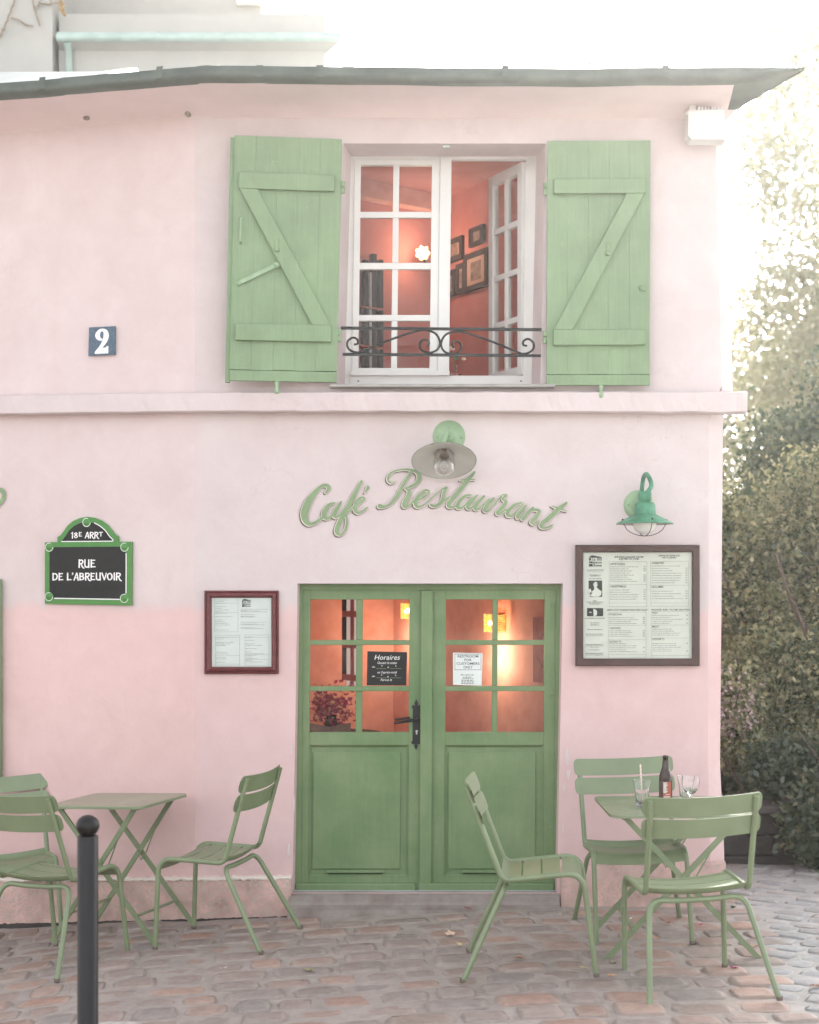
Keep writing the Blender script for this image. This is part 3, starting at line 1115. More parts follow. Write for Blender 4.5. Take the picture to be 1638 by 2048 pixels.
def build_door():
    mb = MB()
    drect(mb, 588, 606.5, 1165, 1787, -0.05, 0.022, 0.003)
    drect(mb, 1111.5, 1130, 1165, 1787, -0.05, 0.022, 0.003)
    drect(mb, 606, 1112, 1160, 1180, -0.05, 0.021, 0.003)
    part('door_frame', mb, M['door'], house, True)
    for side, X in (('l', (606, 621, 713, 726, 819, 852)), ('r', (852.3, 892, 985, 996, 1089, 1112))):
        a, g0, g1, g2, g3, b = X
        rowsy = [(1199, 1280), (1290, 1372), (1382, 1464)]
        mb = MB()
        drect(mb, a, g0, 1179, 1786, -0.02, 0.010, 0.003)
        drect(mb, g3, b, 1179, 1786, -0.02, 0.010, 0.003)
        drect(mb, g0, g3, 1179, 1199, -0.02, 0.010, 0.002)
        drect(mb, g0, g3, 1464, 1490, -0.02, 0.010, 0.002)
        drect(mb, g0, g3, 1752, 1786, -0.02, 0.010, 0.002)
        door = part('door', mb, M['door'], house, True)
        gb = MB()
        for k in range(3):
            drect(gb, g1, g2, rowsy[k][0], rowsy[k][1], -0.016, 0.006, 0.003)
        part('glazing_bar', gb, M['door'], door, True)
        for k in range(2):
            gb = MB()
            drect(gb, g0 - (1 if k else 0), g3 + (1 if k else 0), rowsy[k][1], rowsy[k + 1][0], -0.016, 0.008 + 0.008 * k, 0.003)
            part('glazing_bar', gb, M['door'], door, True)
        for k in range(3):
            for c0, c1 in ((g0, g1), (g2, g3)):
                pm = MB()
                drect(pm, c0, c1, rowsy[k][0], rowsy[k][1], -0.010, -0.007)
                part('pane', pm, M['pane'], door, True)
        pn = MB()
        drect(pn, g0 + 1, g3 - 1, 1491, 1751, -0.014, -0.006)
        x0, x1 = (628, 804) if side == 'l' else (899, 1074)
        # sloped moulding and raised field
        of = [dpx(g0, 1490, 0.012), dpx(g3, 1490, 0.012), dpx(g3, 1752, 0.012), dpx(g0, 1752, 0.012)]
        inn = [dpx(g0 + 4, 1494, 0.0), dpx(g3 - 4, 1494, 0.0), dpx(g3 - 4, 1748, 0.0), dpx(g0 + 4, 1748, 0.0)]
        for k in range(4):
            pn.quad(of[k], inn[k], inn[(k + 1) % 4], of[(k + 1) % 4])
        drect(pn, x0, x1, 1504, 1738, -0.008, 0.006, 0.005)
        part('panel', pn, M['door'], door, True)
        dr = MB()
        drect(dr, (591 if side == 'l' else 836) + 4, (834 if side == 'l' else 1111), 1764, 1783, 0.0, 0.040, 0.009)
        part('drip_bar', dr, M['door'], door, True)
        v = MB()
        vx = (656, 772) if side == 'l' else (926, 1042)
        drect(v, vx[0], vx[1], 1739, 1745, 0.0, 0.016, 0.002)
        part('vent_slat', v, M['door'], door, True)
        v = MB()
        drect(v, vx[0] + 3, vx[1] - 3, 1744.5, 1747, 0.0, 0.009)
        part('vent_gap', v, M['iron'], door, True)
        ha, hb = (607, 838) if side == 'l' else (868, 1110)
        for hx, hy in ((ha + 2, 1386), (hb - 6, 1386), (ha + 3, 1205), (hb - 6, 1205)):
            h = MB()
            drect(h, hx - 3, hx + 5, hy, hy + 4, 0.009, 0.017, 0.0015)
            drect(h, hx - 3, hx, hy + 4, hy + 11, 0.009, 0.0165, 0.001)
            part('turn_button', h, M['door'], door, True)
        if side == 'l':
            ast = MB()
            drect(ast, 842, 866, 1181, 1766, 0.011, 0.036, 0.004)
            part('astragal', ast, M['door'], door, True)
            # wrought lock plate and lever
            lp = MB()
            o = 0.012
            pts = [(825, 1421), (841, 1421), (841, 1480), (825, 1480)]
            drect(lp, 827, 842, 1418, 1480, 0.010, 0.014, 0.001)
            for sy, d in ((1418, -1), (1480, 1)):
                prof = [(827, 0), (824, 5), (828, 9), (831, 7), (830, 12), (834, 20), (838, 12), (837, 7), (840, 9), (845, 5), (842, 0)]
                poly = [dpx(x, sy + d * yy) for x, yy in prof]
                lp.prism([(p.x, p.z) for p in (poly if d < 0 else poly[::-1])], DD - 0.0138, DD - 0.0105)
            pl = part('lock_plate', lp, M['iron'], door, True)
            h = MB()
            h.tube([dpx(835, 1438, 0.012), dpx(834, 1438, 0.05)], 0.008, 10)
            h.tube(fillet([dpx(835, 1438, 0.046), dpx(820, 1440, 0.050), dpx(790, 1445, 0.050)], 0.01), [0.008] + [0.009] * 7 + [0.0075], 8)
            h.tube([dpx(822, 1434, 0.055), dpx(791, 1438, 0.055)], 0.006, 8)
            part('lever', h, M['iron'], door, True)
            k = MB()
            kc = dpx(835, 1462, 0.0145)
            k.prism([(kc.x + 0.007 * math.cos(t), kc.z + 0.007 * math.sin(t)) for t in [R(36 * q) for q in range(10)]], kc.y, kc.y + 0.002)
            k.prism([(kc.x - 0.004, kc.z - 0.018), (kc.x + 0.004, kc.z - 0.018), (kc.x + 0.004, kc.z - 0.004), (kc.x - 0.004, kc.z - 0.004)], kc.y + 0.0003, kc.y + 0.002)
            part('keyhole', k, M['enamel'], door, True)
    # stone doorstep
    mb = MB()
    p0, p1 = W(578, 1786), W(1118, 1786)
    n = 28
    for i in range(n + 1):
        x = p0.x + (p1.x - p0.x) * i / n
        w = 0.004 * noise.noise((x * 5, 2, 2))
        zt = p0.z - 0.002 + w
        zb = -0.06
        mb.v += [(x, 8.56, zt + 0.004), (x, WY - 0.005, zt), (x, WY - 0.03, zt - 0.010), (x, WY - 0.034 + w, zt - 0.04), (x, WY - 0.05, zt - 0.055), (x, WY - 0.12, zt - 0.07), (x, WY - 0.13, zb)]
    for i in range(n):
        for q in range(6):
            a = i * 7 + q
            mb.f.append((a, a + 1, a + 8, a + 7))
            mb.m.append(0)
            mb.sm.append(False)
    mb.f += [tuple(range(7)), tuple(range(n * 7 + 6, n * 7 - 1, -1))]
    mb.m += [0, 0]
    mb.sm += [False, False]
    part('doorstep', mb, M['step'], house, True)
    mb = MB()
    mb.box(W(586, 0).x, W(1113, 0).x, DD - 0.05, DD + 0.02, W(0, 1789).z, W(0, 1784.5).z, 0.001)
    part('threshold_strip', mb, M['roofzinc'], house, True)


build_door()

# ---- upper window
WD = 8.68


def wpx(px, py, off=0.0):
    px = px - (py - 317) * 0.012
    p = at(px, py, WD)
    return Vector((p.x, WD - off, p.z))


def wrect(mb, x0, x1, y0, y1, o0, o1, bev=0.002):
    c = [wpx(px, py, o) for py in (y1, y0) for o in (o1, o0) for px in (x0, x1)]
    mb.hull8(c, bev)


def build_window():
    mb = MB()
    wrect(mb, 686, 713, 306, 775, -0.03, 0.012)
    wrect(mb, 1056, 1088, 306, 775, -0.03, 0.012)
    wrect(mb, 1052, 1057, 318, 755, -0.03, 0.004)
    wrect(mb, 712, 1057, 304, 320, -0.03, 0.011)
    wrect(mb, 705, 1070, 752, 776, -0.03, 0.016)
    fr = part('window_frame', mb, M['white'], house, True)
    for px in (722, 1047):
        mb = MB()
        p = wpx(px, 763, 0.017)
        mb.prism([(p.x + 0.005 * math.cos(R(45 * q)), p.z + 0.005 * math.sin(R(45 * q))) for q in range(8)], p.y, p.y + 0.003)
        part('drain_hole', mb, M['iron'], fr, True)
    # left leaf (closed)
    rowsy = [(332, 425), (437, 527), (540, 631), (643, 737)]
    mb = MB()
    wrect(mb, 709, 722, 321, 746, -0.02, 0.022, 0.003)
    wrect(mb, 864, 880, 321, 746, -0.02, 0.022, 0.003)
    wrect(mb, 722, 864, 321, 332, -0.02, 0.022)
    wrect(mb, 722, 864, 737, 746, -0.02, 0.022)
    leaf = part('window_leaf', mb, M['white'], house, True)
    mb = MB()
    for a, b in rowsy:
        wrect(mb, 787, 799, a, b, -0.012, 0.017, 0.003)
    part('glazing_bar', mb, M['white'], leaf, True)
    for k in range(3):
        mb = MB()
        wrect(mb, 721, 865, rowsy[k][1], rowsy[k + 1][0], -0.012, 0.019, 0.003)
        part('glazing_bar', mb, M['white'], leaf, True)
    for a, b in rowsy:
        for x0, x1 in ((722, 787), (799, 864)):
            mb = MB()
            wrect(mb, x0, x1, a, b, -0.004, -0.001, 0)
            part('pane', mb, M['pane'], leaf, True)
    mb = MB()
    wrect(mb, 880, 903, 319, 748, -0.02, 0.034, 0.004)
    part('meeting_stile', mb, M['white'], leaf, True)
    mb = MB()
    wrect(mb, 706, 904, 744, 753, 0.0, 0.045, 0.004)
    part('drip_bar', mb, M['white'], leaf, True)
    # right leaf, swung open into the room
    hx, hy = wpx(1052, 500).x, WD + 0.02
    ang = R(63)
    lw = 0.385
    dx, dy = -math.cos(ang), math.sin(ang)
    zt, zb = wpx(0, 322).z, wpx(0, 748).z

    def lp(u, z, o):
        return Vector((hx + dx * u - dy * o, hy + dy * u + dx * o, z))

    def lrect(mb, u0, u1, z0, z1, o0, o1, bev=0.003):
        mb.hull8([lp(u, z, o) for z in (z0, z1) for o in (o0, o1) for u in (u0, u1)], bev)
    mb = MB()
    st = 0.050
    lrect(mb, 0, st, zb, zt, -0.02, 0.02)
    lrect(mb, lw - st, lw, zb, zt, -0.02, 0.02)
    lrect(mb, st, lw - st, zt - 0.06, zt, -0.02, 0.02)
    lrect(mb, st, lw - st, zb, zb + 0.05, -0.02, 0.02)
    leaf2 = part('window_leaf', mb, M['white'], house, True)
    H = zt - 0.06 - zb - 0.05
    z0 = zb + 0.05
    mid = lw / 2
    mb = MB()
    lrect(mb, mid - 0.016, mid + 0.016, z0, zt - 0.06, -0.014, 0.014)
    part('glazing_bar', mb, M['white'], leaf2, True)
    for k in range(1, 4):
        mb = MB()
        lrect(mb, st, lw - st, z0 + H * k / 4 - 0.017, z0 + H * k / 4 + 0.017, -0.0145, 0.0145)
        part('glazing_bar', mb, M['white'], leaf2, True)
    for k in range(4):
        for u0, u1 in ((st, mid - 0.016), (mid + 0.016, lw - st)):
            mb = MB()
            lrect(mb, u0, u1, z0 + H * k / 4 + 0.017, z0 + H * (k + 1) / 4 - 0.017, -0.002, 0.002, 0)
            part('pane', mb, M['pane'], leaf2, True)
    mb = MB()
    lrect(mb, 0.06, lw - 0.06, zt - 0.034, zt - 0.018, -0.0235, -0.02, 0)
    part('vent_grille', mb, M['inkgrey'], leaf2, True)
    # sill
    mb = MB()
    a, b = W(661, 772), W(1108, 772)
    mb.hull8([Vector((x, y, z)) for z, dz in ((a.z - 0.016, 0), (a.z + 0.002, 1)) for y in (WY - 0.075, WD) for x in (a.x, b.x)], 0.005)
    part('window_sill', mb, M['sill'], house, True)
    # pale dab on the lintel
    mb = MB()
    p = W(893, 293)
    mb.box(p.x - 0.020, p.x + 0.020, WY - 0.004, WY + 0.004, p.z - 0.006, p.z + 0.006, 0.002)
    part('lintel_peg', mb, M['gutterpale'], house, True)


build_window()


# ---- shutters
def build_shutter(side):
    if side == 'l':
        hp, ang, wd, ht = W(685, 285, 0.03), R(7.0), 0.592, 1.352
        s = -1
    else:
        hp, ang, wd, ht = W(1093, 288, 0.03), R(0.6), 0.572, 1.360
        s = 1
    lean = (lambda z: -0.012 * z / 1.35 * 2.2) if side == 'l' else (lambda z: 0.002 * z)   # the whole window hangs a little askew

    def q(u, w, o):
        """u from the hinge edge outwards, w down from the top, o in front"""
        x = hp.x + s * u * math.cos(ang) + (-0.030 if side == 'l' else -0.005) * w / 1.35
        y = hp.y - u * math.sin(ang) - o
        return Vector((x, y, hp.z - w))

    def rect(mb, u0, u1, w0, w1, o0, o1, bev=0.002):
        us = (u0, u1) if s > 0 else (u1, u0)
        mb.hull8([q(u, w, o) for w in (w1, w0) for o in (o1, o0) for u in us], bev)
    mb = MB()
    rect(mb, 0.004, wd - 0.004, 0.004, ht - 0.05, 0.0, 0.010, 0)
    sh = part('shutter', mb, M['shutter'], house, True)
    n = 5
    for k in range(n):
        p = MB()
        u0, u1 = wd * k / n, wd * (k + 1) / n
        g = 0.0003
        rect(p, u0 + (g if k else 0), u1 - (g if k < n - 1 else 0), 0, ht - 0.062 + 0.002 * (k % 2), 0.011, 0.030 + 0.0002 * ((k * 7) % 3), 0.0004)
        part('plank', p, M['shutter'], sh, True)
    b = MB()
    rect(b, 0.0, wd, ht - 0.058, ht, 0.009, 0.034, 0.003)
    part('bottom_board', b, M['shutter'], sh, True)
    if side == 'l':
        b = MB()
        rect(b, wd, wd + 0.026, 0.006, ht + 0.008, -0.012, 0.014, 0.002)
        part('rebate_strip', b, M['shutter'], sh, True)
    # Z frame
    t0, t1 = (0.208, 0.298) if side == 'l' else (0.218, 0.300)
    l0, l1 = (1.040, 1.132) if side == 'l' else (1.055, 1.140)
    for w0, w1 in ((t0, t1), (l0, l1)):
        b = MB()
        rect(b, 0.034, wd - 0.030, w0, w1, 0.0305, 0.060, 0.004)
        part('batten', b, M['shutter'], sh, True)
    d = MB()
    pa, pb, pc, pd = (wd - 0.034, t1), (wd - 0.135, t1), (0.036, l0), (0.142, l0)
    top, bot = 0.058, 0.0305
    cs = [pc, pd, pb, pa] if False else None
    lo2, hi2 = (pc, pd), (pb, pa)            # lower edge, upper edge, each from the hinge side outwards
    if s < 0:
        lo2, hi2 = (pd, pc), (pa, pb)
    d.hull8([q(p_[0], p_[1], o_) for pr_ in (lo2, hi2) for o_ in (top, bot) for p_ in pr_], 0.0045)
    part('brace', d, M['shutter'], sh, True)
    # fittings
    if side == 'l':
        h = MB()
        h.tube(fillet([q(0.545, 0.455, 0.03), q(0.545, 0.46, 0.058), q(0.545, 0.59, 0.058), q(0.545, 0.595, 0.03)], 0.012), 0.006, 8)
        part('handle', h, M['lampgreen'], sh, True)
        h = MB()
        h.bar(q(0.345, 0.715, 0.064), q(0.55, 0.815, 0.040), 0.022, 0.006, up=(0, 1, 0))
        for u, w, o in ((0.345, 0.715, 0.06), (0.55, 0.815, 0.034)):
            c = q(u, w, o)
            h.lathe([(0.0, -0.018), (0.010, -0.016), (0.016, -0.006), (0.017, 0.004)], 12, c, Matrix.Rotation(R(-90), 4, 'X'))
        part('hook_bar', h, M['lampgreen'], sh, True)
        lx, lw_ = 0.345, 0.57
    else:
        lx, lw_ = 0.335, 0.575
        h = MB()
        rect(h, 0.515, 0.547, 0.81, 0.835, 0.031, 0.045, 0.003)
        part('strike', h, M['shutter'], sh, True)
    h = MB()
    rect(h, lx - 0.012, lx + 0.012, lw_, lw_ + 0.055, 0.050, 0.062, 0.003)
    rect(h, lx - 0.014, lx + 0.010, lw_ + 0.05, lw_ + 0.072, 0.050, 0.078, 0.004)
    part('catch', h, M['shutter'], sh, True)
    for w in (0.265, 1.09):
        h = MB()
        rect(h, -0.022, 0.0, w - 0.035, w - 0.002, 0.012, 0.028, 0.004)
        rect(h, -0.022, 0.0, w + 0.002, w + 0.035, 0.012, 0.028, 0.004)
        part('hinge', h, M['shutter'], sh, True)
    # shutter dog fixed below
    c = q(0.33 if side == 'l' else 0.30, ht, 0.0)
    h = MB()
    h.tube([c + Vector((0, 0.05, -0.02)), c + Vector((0, -0.045, -0.022))], 0.007, 8)
    h.lathe([(0.0, 0.035), (0.012, 0.032), (0.014, 0.018), (0.009, 0.010), (0.010, -0.010), (0.015, -0.022), (0.010, -0.036), (0.0, -0.038)], 10, (c.x, c.y - 0.048, c.z - 0.035))
    part('shutter_dog', h, M['lampgreen'], sh, True)


build_shutter('l')
build_shutter('r')


# ---- railing
def build_rail():
    y = WY - 0.03

    def rp(zx, zy):
        p = W(680 + zx * 0.2686, 640 + zy * 0.2686)
        return Vector((p.x, y, p.z))
    mb = MB()
    a, b = rp(8, 67), rp(1498, 80)
    mb.bar(a, b, 0.022, 0.014)
    ra = part('railing', mb, M['iron'], house, True)
    mb = MB()
    a, b = rp(20, 262), rp(1492, 272)
    mb.bar(a, b, 0.020, 0.014)
    part('lower_rail', mb, M['iron'], ra, True)
    crv = [(105, 190), (133, 182), (130, 152), (95, 138), (60, 165), (57, 205), (85, 236), (140, 248), (200, 226), (380, 152), (560, 92), (640, 84), (710, 108), (743, 170), (725, 225), (670, 250), (612, 236), (592, 195), (610, 160), (645, 155), (662, 180), (648, 205)]
    for sgn in (1, -1):
        pts = []
        for x, zz in crv:
            if sgn < 0:
                x = 1495 - x
                zz += 10
            pts.append(rp(x, zz))
        mb = MB()
        mb.tube([Vector(v) for v in catmull([tuple(p) for p in pts], 5)], 0.0062, 8)
        part('scroll', mb, M['iron'], ra, True)


build_rail()


# ---- rooms
def rooms():
    # first floor: two walls meeting in a corner, ceiling, floor
    zc, zf = 4.45, 2.62
    C0, A0, B0 = Vector((0.24, 10.19, 0)), Vector((-1.72, 8.70, 0)), Vector((1.06, 8.72, 0))
    mb = MB()
    for p, q in ((A0, C0), (C0, B0)):
        mb.quad((p.x, p.y, zf), (q.x, q.y, zf), (q.x, q.y, zc), (p.x, p.y, zc))
    mb.quad((A0.x, A0.y, zc), (C0.x, C0.y, zc), (B0.x, B0.y, zc), (0, 8.69, zc))
    mb.quad((A0.x, A0.y, zf), (0, 8.69, zf), (B0.x, B0.y, zf), (C0.x, C0.y, zf))
    up = part('upper_room', mb, M['salmon'], house, True)
    mb = MB()
    n = (C0 - A0).normalized()
    nn = Vector((n.y, -n.x, 0))
    p, q = A0 + nn * 0.004, C0 + nn * 0.004
    mb.hull8([a + o + Vector((0, 0, z)) for z in (zc - 0.12, zc - 0.003) for o in (nn * 0.09, nn * 0.0) for a in (p, q)], 0.004)
    part('ceiling_beam', mb, M['salmon2'], up, True)
    # inner casement reflected/standing by the left panes
    mb = MB()
    fr = part_frame = MB()
    dA = plane_hit(700, A0 + nn * 0.03, nn)

    def lp(px, py, off=0.03):
        d = plane_hit(px, A0 + nn * off, nn)
        return at(px, py, d)

    def pq(mb, x0, x1, y0, y1, off):
        d0, d1 = lp(x0, y0, off), lp(x1, y1, off)
        z0, z1 = d1.z, d0.z
        a, b = Vector((d0.x, d0.y, 0)), Vector((d1.x, d1.y, 0))
        mb.hull8([p + nn * o + Vector((0, 0, z)) for z in (z0, z1) for o in (0.02, -0.02) for p in (a, b)], 0)
    for x0, x1 in ((726, 734), (742, 750), (757, 763)):
        pq(fr, x0, x1, 520 if x0 != 742 else 508, 745, 0.04)
    part('inner_casement', fr, M['wood'], up, True)
    mb = MB()
    pq(mb, 736, 741, 545, 745, 0.03)
    part('curtain_gap', mb, M['white'], up, True)
    mb = MB()
    for yy in (612, 690):
        pq(mb, 718, 764, yy, yy + 9, 0.06)
    part('casement_bar', mb, M['salmon'], up, True)
    # ground floor room
    zf2, zc2 = 0.05, 2.42
    pts = [Vector((1.12, 8.56, 0)), Vector((-0.12, 11.2, 0)), Vector((-1.55, 10.5, 0)), Vector((-1.30, 8.56, 0))]
    mb = MB()
    for a, b in zip(pts[:-1], pts[1:]):
        mb.quad((b.x, b.y, zf2), (a.x, a.y, zf2), (a.x, a.y, zc2), (b.x, b.y, zc2))
    mb.quad(*[(p.x, p.y, zc2) for p in pts])
    mb.quad(*[(p.x, p.y, zf2) for p in pts[::-1]])
    low = part('ground_floor_room', mb, M['salmon2'], house, True)
    # inner window seen through the left door leaf
    wn_ = Vector((0.9, -0.44, 0)).normalized()
    px0, px1 = 684, 714
    d = 10.2
    wf = MB()
    a, b = at(684, 1195, 9.9), at(718, 1195, 9.7)
    zt, zb = at(684, 1190, 9.9).z, at(684, 1352, 9.9).z

    def wq(mb, t0, t1, z0, z1, o):
        p, q = a.lerp(b, t0), a.lerp(b, t1)
        mb.hull8([Vector((v.x, v.y + oo, z)) for z in (z0, z1) for oo in (-0.01 - o, 0.01) for v in (p, q)], 0)
    wq(wf, 0, 0.27, zb, zt, 0.0)
    w1 = part('inner_window', wf, M['wood'], low, True)
    mb = MB()
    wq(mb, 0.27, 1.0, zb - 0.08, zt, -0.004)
    part('window_light', mb, emit('daylight_glow', (0.85, 0.80, 0.76), 0.10), w1, True)  # glowing sheet stands in for daylight in the inner window panes
    mb = MB()
    wq(mb, 0.50, 0.72, zb - 0.1, zt, 0.01)
    wq(mb, 0.90, 0.97, zb - 0.1, zt, 0.01)
    for zz in (at(0, 1228, 9.8).z, at(0, 1355, 9.8).z, at(0, 1290, 9.8).z):
        wq(mb, 0.0, 1.0, zz - 0.02, zz + 0.02, 0.014)
    part('window_bar', mb, M['salmon'], w1, True)
    # dado line on the right-hand wall
    return pts, (A0, C0, B0, nn)


room_pts, up_pts = rooms()

# ---- painted lettering on the wall
def lettering():
    z1 = lambda x, y, w: (590 + x * 0.1709, 930 + y * 0.1709, w * 0.1709)
    z2 = lambda x, y, w: (860 + x * 0.1709, 930 + y * 0.1709, w * 0.1709)
    cafe = [
        [(362, 322, 26), (398, 275, 52), (372, 238, 42), (310, 250, 36), (230, 330, 62), (160, 430, 82), (118, 540, 86), (118, 630, 76), (160, 690, 46), (230, 680, 36), (310, 625, 32), (350, 600, 30)],
        [(465, 445, 22), (405, 465, 42), (352, 540, 62), (342, 600, 56), (385, 625, 36), (440, 575, 20), (475, 500, 14)],
        [(540, 428, 22), (500, 500, 46), (462, 575, 50), (478, 612, 34), (530, 580, 24), (600, 490, 18)],
        [(778, 192, 32), (700, 340, 50), (640, 450, 52), (580, 560, 52), (518, 680, 54), (488, 770, 52), (508, 815, 30), (560, 800, 28), (602, 720, 30), (606, 620, 28), (592, 570, 22), (640, 540, 20), (700, 470, 16)],
        [(690, 500, 18), (760, 445, 26), (812, 402, 22), (798, 380, 22), (750, 395, 32), (715, 450, 44), (703, 520, 46), (738, 560, 32), (790, 540, 26), (845, 500, 22)],
        [(850, 252, 30), (848, 282, 32), (818, 325, 12)]]
    rest = [
        [(1182, 193, 10), (1130, 215, 16), (1090, 180, 28), (1102, 118, 26), (1160, 75, 22), (1250, 55, 22), (1330, 55, 26), (1412, 78, 32), (1454, 140, 48), (1428, 210, 44), (1350, 255, 28), (1288, 272, 18), (1335, 305, 40), (1322, 370, 50), (1282, 440, 50), (1276, 488, 34), (1325, 478, 24), (1400, 405, 18)],
        [(1375, 62, 28), (1300, 170, 36), (1230, 300, 40), (1170, 400, 40), (1110, 460, 34), (1050, 488, 30), (1005, 486, 46), (992, 482, 54)],
        [(1395, 432, 20), (1470, 400, 26), (1558, 332, 26), (1558, 300, 24), (1510, 305, 30), (1440, 370, 42), (1408, 440, 46), (1430, 490, 34), (1500, 472, 22), (1580, 405, 18), (1700, 300, 18), (1770, 262, 22)]]
    rest = [[z1(*p) for p in s] for s in rest]
    rest2 = [
        [(192, 270, 26), (160, 335, 40), (150, 400, 42), (110, 455, 40), (50, 482, 34), (12, 470, 32)],
        [(60, 478, 18), (150, 430, 26), (230, 370, 16)],
        [(520, 85, 30), (440, 180, 50), (330, 320, 52), (240, 425, 52), (214, 472, 44), (245, 497, 30), (300, 480, 22), (330, 450, 16)],
        [(352, 180, 14), (430, 172, 22), (525, 172, 12)],
        [(475, 352, 24), (410, 365, 34), (340, 430, 44), (322, 490, 42), (362, 505, 26), (420, 460, 18), (490, 380, 14)],
        [(550, 355, 22), (480, 430, 44), (440, 492, 40), (470, 512, 24), (520, 470, 16)],
        [(632, 365, 26), (560, 440, 44), (524, 502, 40), (560, 520, 26), (620, 470, 20), (690, 400, 18)],
        [(742, 390, 28), (670, 470, 44), (640, 532, 38), (680, 540, 22), (740, 470, 20), (830, 365, 16)],
        [(842, 350, 18), (892, 355, 30), (850, 400, 26), (888, 432, 38), (850, 490, 44), (790, 552, 42), (802, 575, 28), (860, 540, 20), (905, 520, 16)],
        [(1065, 442, 24), (990, 470, 36), (912, 540, 44), (908, 588, 38), (960, 595, 24), (1030, 520, 16), (1090, 450, 14)],
        [(1122, 475, 24), (1060, 550, 42), (1020, 610, 38), (1062, 618, 18)],
        [(1205, 500, 26), (1150, 550, 38), (1085, 635, 38)],
        [(1110, 600, 14), (1190, 530, 26), (1272, 532, 34), (1260, 580, 38), (1190, 660, 42), (1212, 690, 24), (1270, 650, 16)],
        [(1592, 445, 32), (1500, 520, 50), (1390, 620, 54), (1304, 690, 46), (1302, 730, 30), (1360, 735, 24), (1430, 705, 20)],
        [(1422, 480, 10), (1500, 510, 24), (1600, 540, 12)]]
    cafe = [[z1(*p) for p in s] for s in cafe]
    rest += [[z2(*p) for p in s] for s in rest2]
    edge = [[(-25, 986, 8), (-8, 978, 8), (6, 982, 9), (9, 993, 9), (2, 1006, 8), (-12, 1022, 6), (-25, 1034, 6)]]

    def write(strokes, proj, off_dir):
        mb = MB()
        i = 0
        for layer, (mi, dx, dy, ws, off) in enumerate(((2, -2.6, 2.3, 1.6, 0.0045), (1, -0.8, 0.7, 1.5, 0.0070), (0, 0, 0, -0.3, 0.0095))):
            mb.mi = mi
            for s in strokes:
                i += 1
                pts = []
                for x, y, w in s:
                    p = W(x + dx, y + dy)
                    pts.append((p.x, p.z, (w + ws) * S))
                mb.ribbon(pts, WY - off - 0.00003 * (i % 24), 6)
        return mb
    mats = [M['letgreen'], M['letcream'], M['letbrown']]
    part('painted_word', write(cafe, None, None), mats, house, True)
    part('painted_word', write(rest, None, None), mats, house, True)
    mb = MB()
    pts = []
    for x, y, w in edge[0]:
        p = LW(x, y)
        u = (Vector((p.x, p.y, 0)) - Vector((KX, WY, 0))).length
        pts.append((-u, p.z, w * 0.0029))
    mb.ribbon(pts, 0, 6)
    mb.v = [tuple(Vector((KX, WY, 0)) + LDIR * (-x) + LN * (0.010 - y) + Vector((0, 0, z))) for x, y, z in mb.v]
    part('painted_word', mb, [M['letgreen']], house, True)


lettering()

# green shutter whose edge shows at the left border, folded against the left wing
mb = MB()
a, b = LW(-150, 1157, 0.0), LW(7, 1157, 0.0)
zt, zb = LW(5, 1158).z, LW(5, 1560).z
vs = [p + LN * o + Vector((0, 0, z - p.z)) for z in (zb, zt) for o in (0.05, 0.012) for p in (a, b)]
mb.hull8(vs, 0.003)
part('ground_floor_shutter', mb, M['shutter'], house, True)


# flaked and filled spots on the render
def flakes():
    rnd = random.Random(31)
    for px, py, rx_, ry_, col in ((1134, 1512, 4, 22, 'pale'), (1137, 1548, 5, 10, 'pale'), (1128, 1575, 3, 9, 'pale'), (583, 1500, 2, 14, 'pale'), (588, 1610, 2, 20, 'pale'), (578, 1700, 3, 16, 'pale'), (1126, 1660, 2, 15, 'pale')):
        mb = MB()
        c = W(px, py)
        n = 16
        pts = []
        for k in range(n):
            a = 2 * math.pi * k / n
            q = rnd.uniform(0.6, 1.1)
            pts.append((c.x + math.cos(a) * rx_ * S * q, c.z + math.sin(a) * ry_ * S * q))
        mb.prism(pts, WY - 0.0042, WY + 0.003)
        part('plaster_flake', mb, M[col], house, True)


flakes()


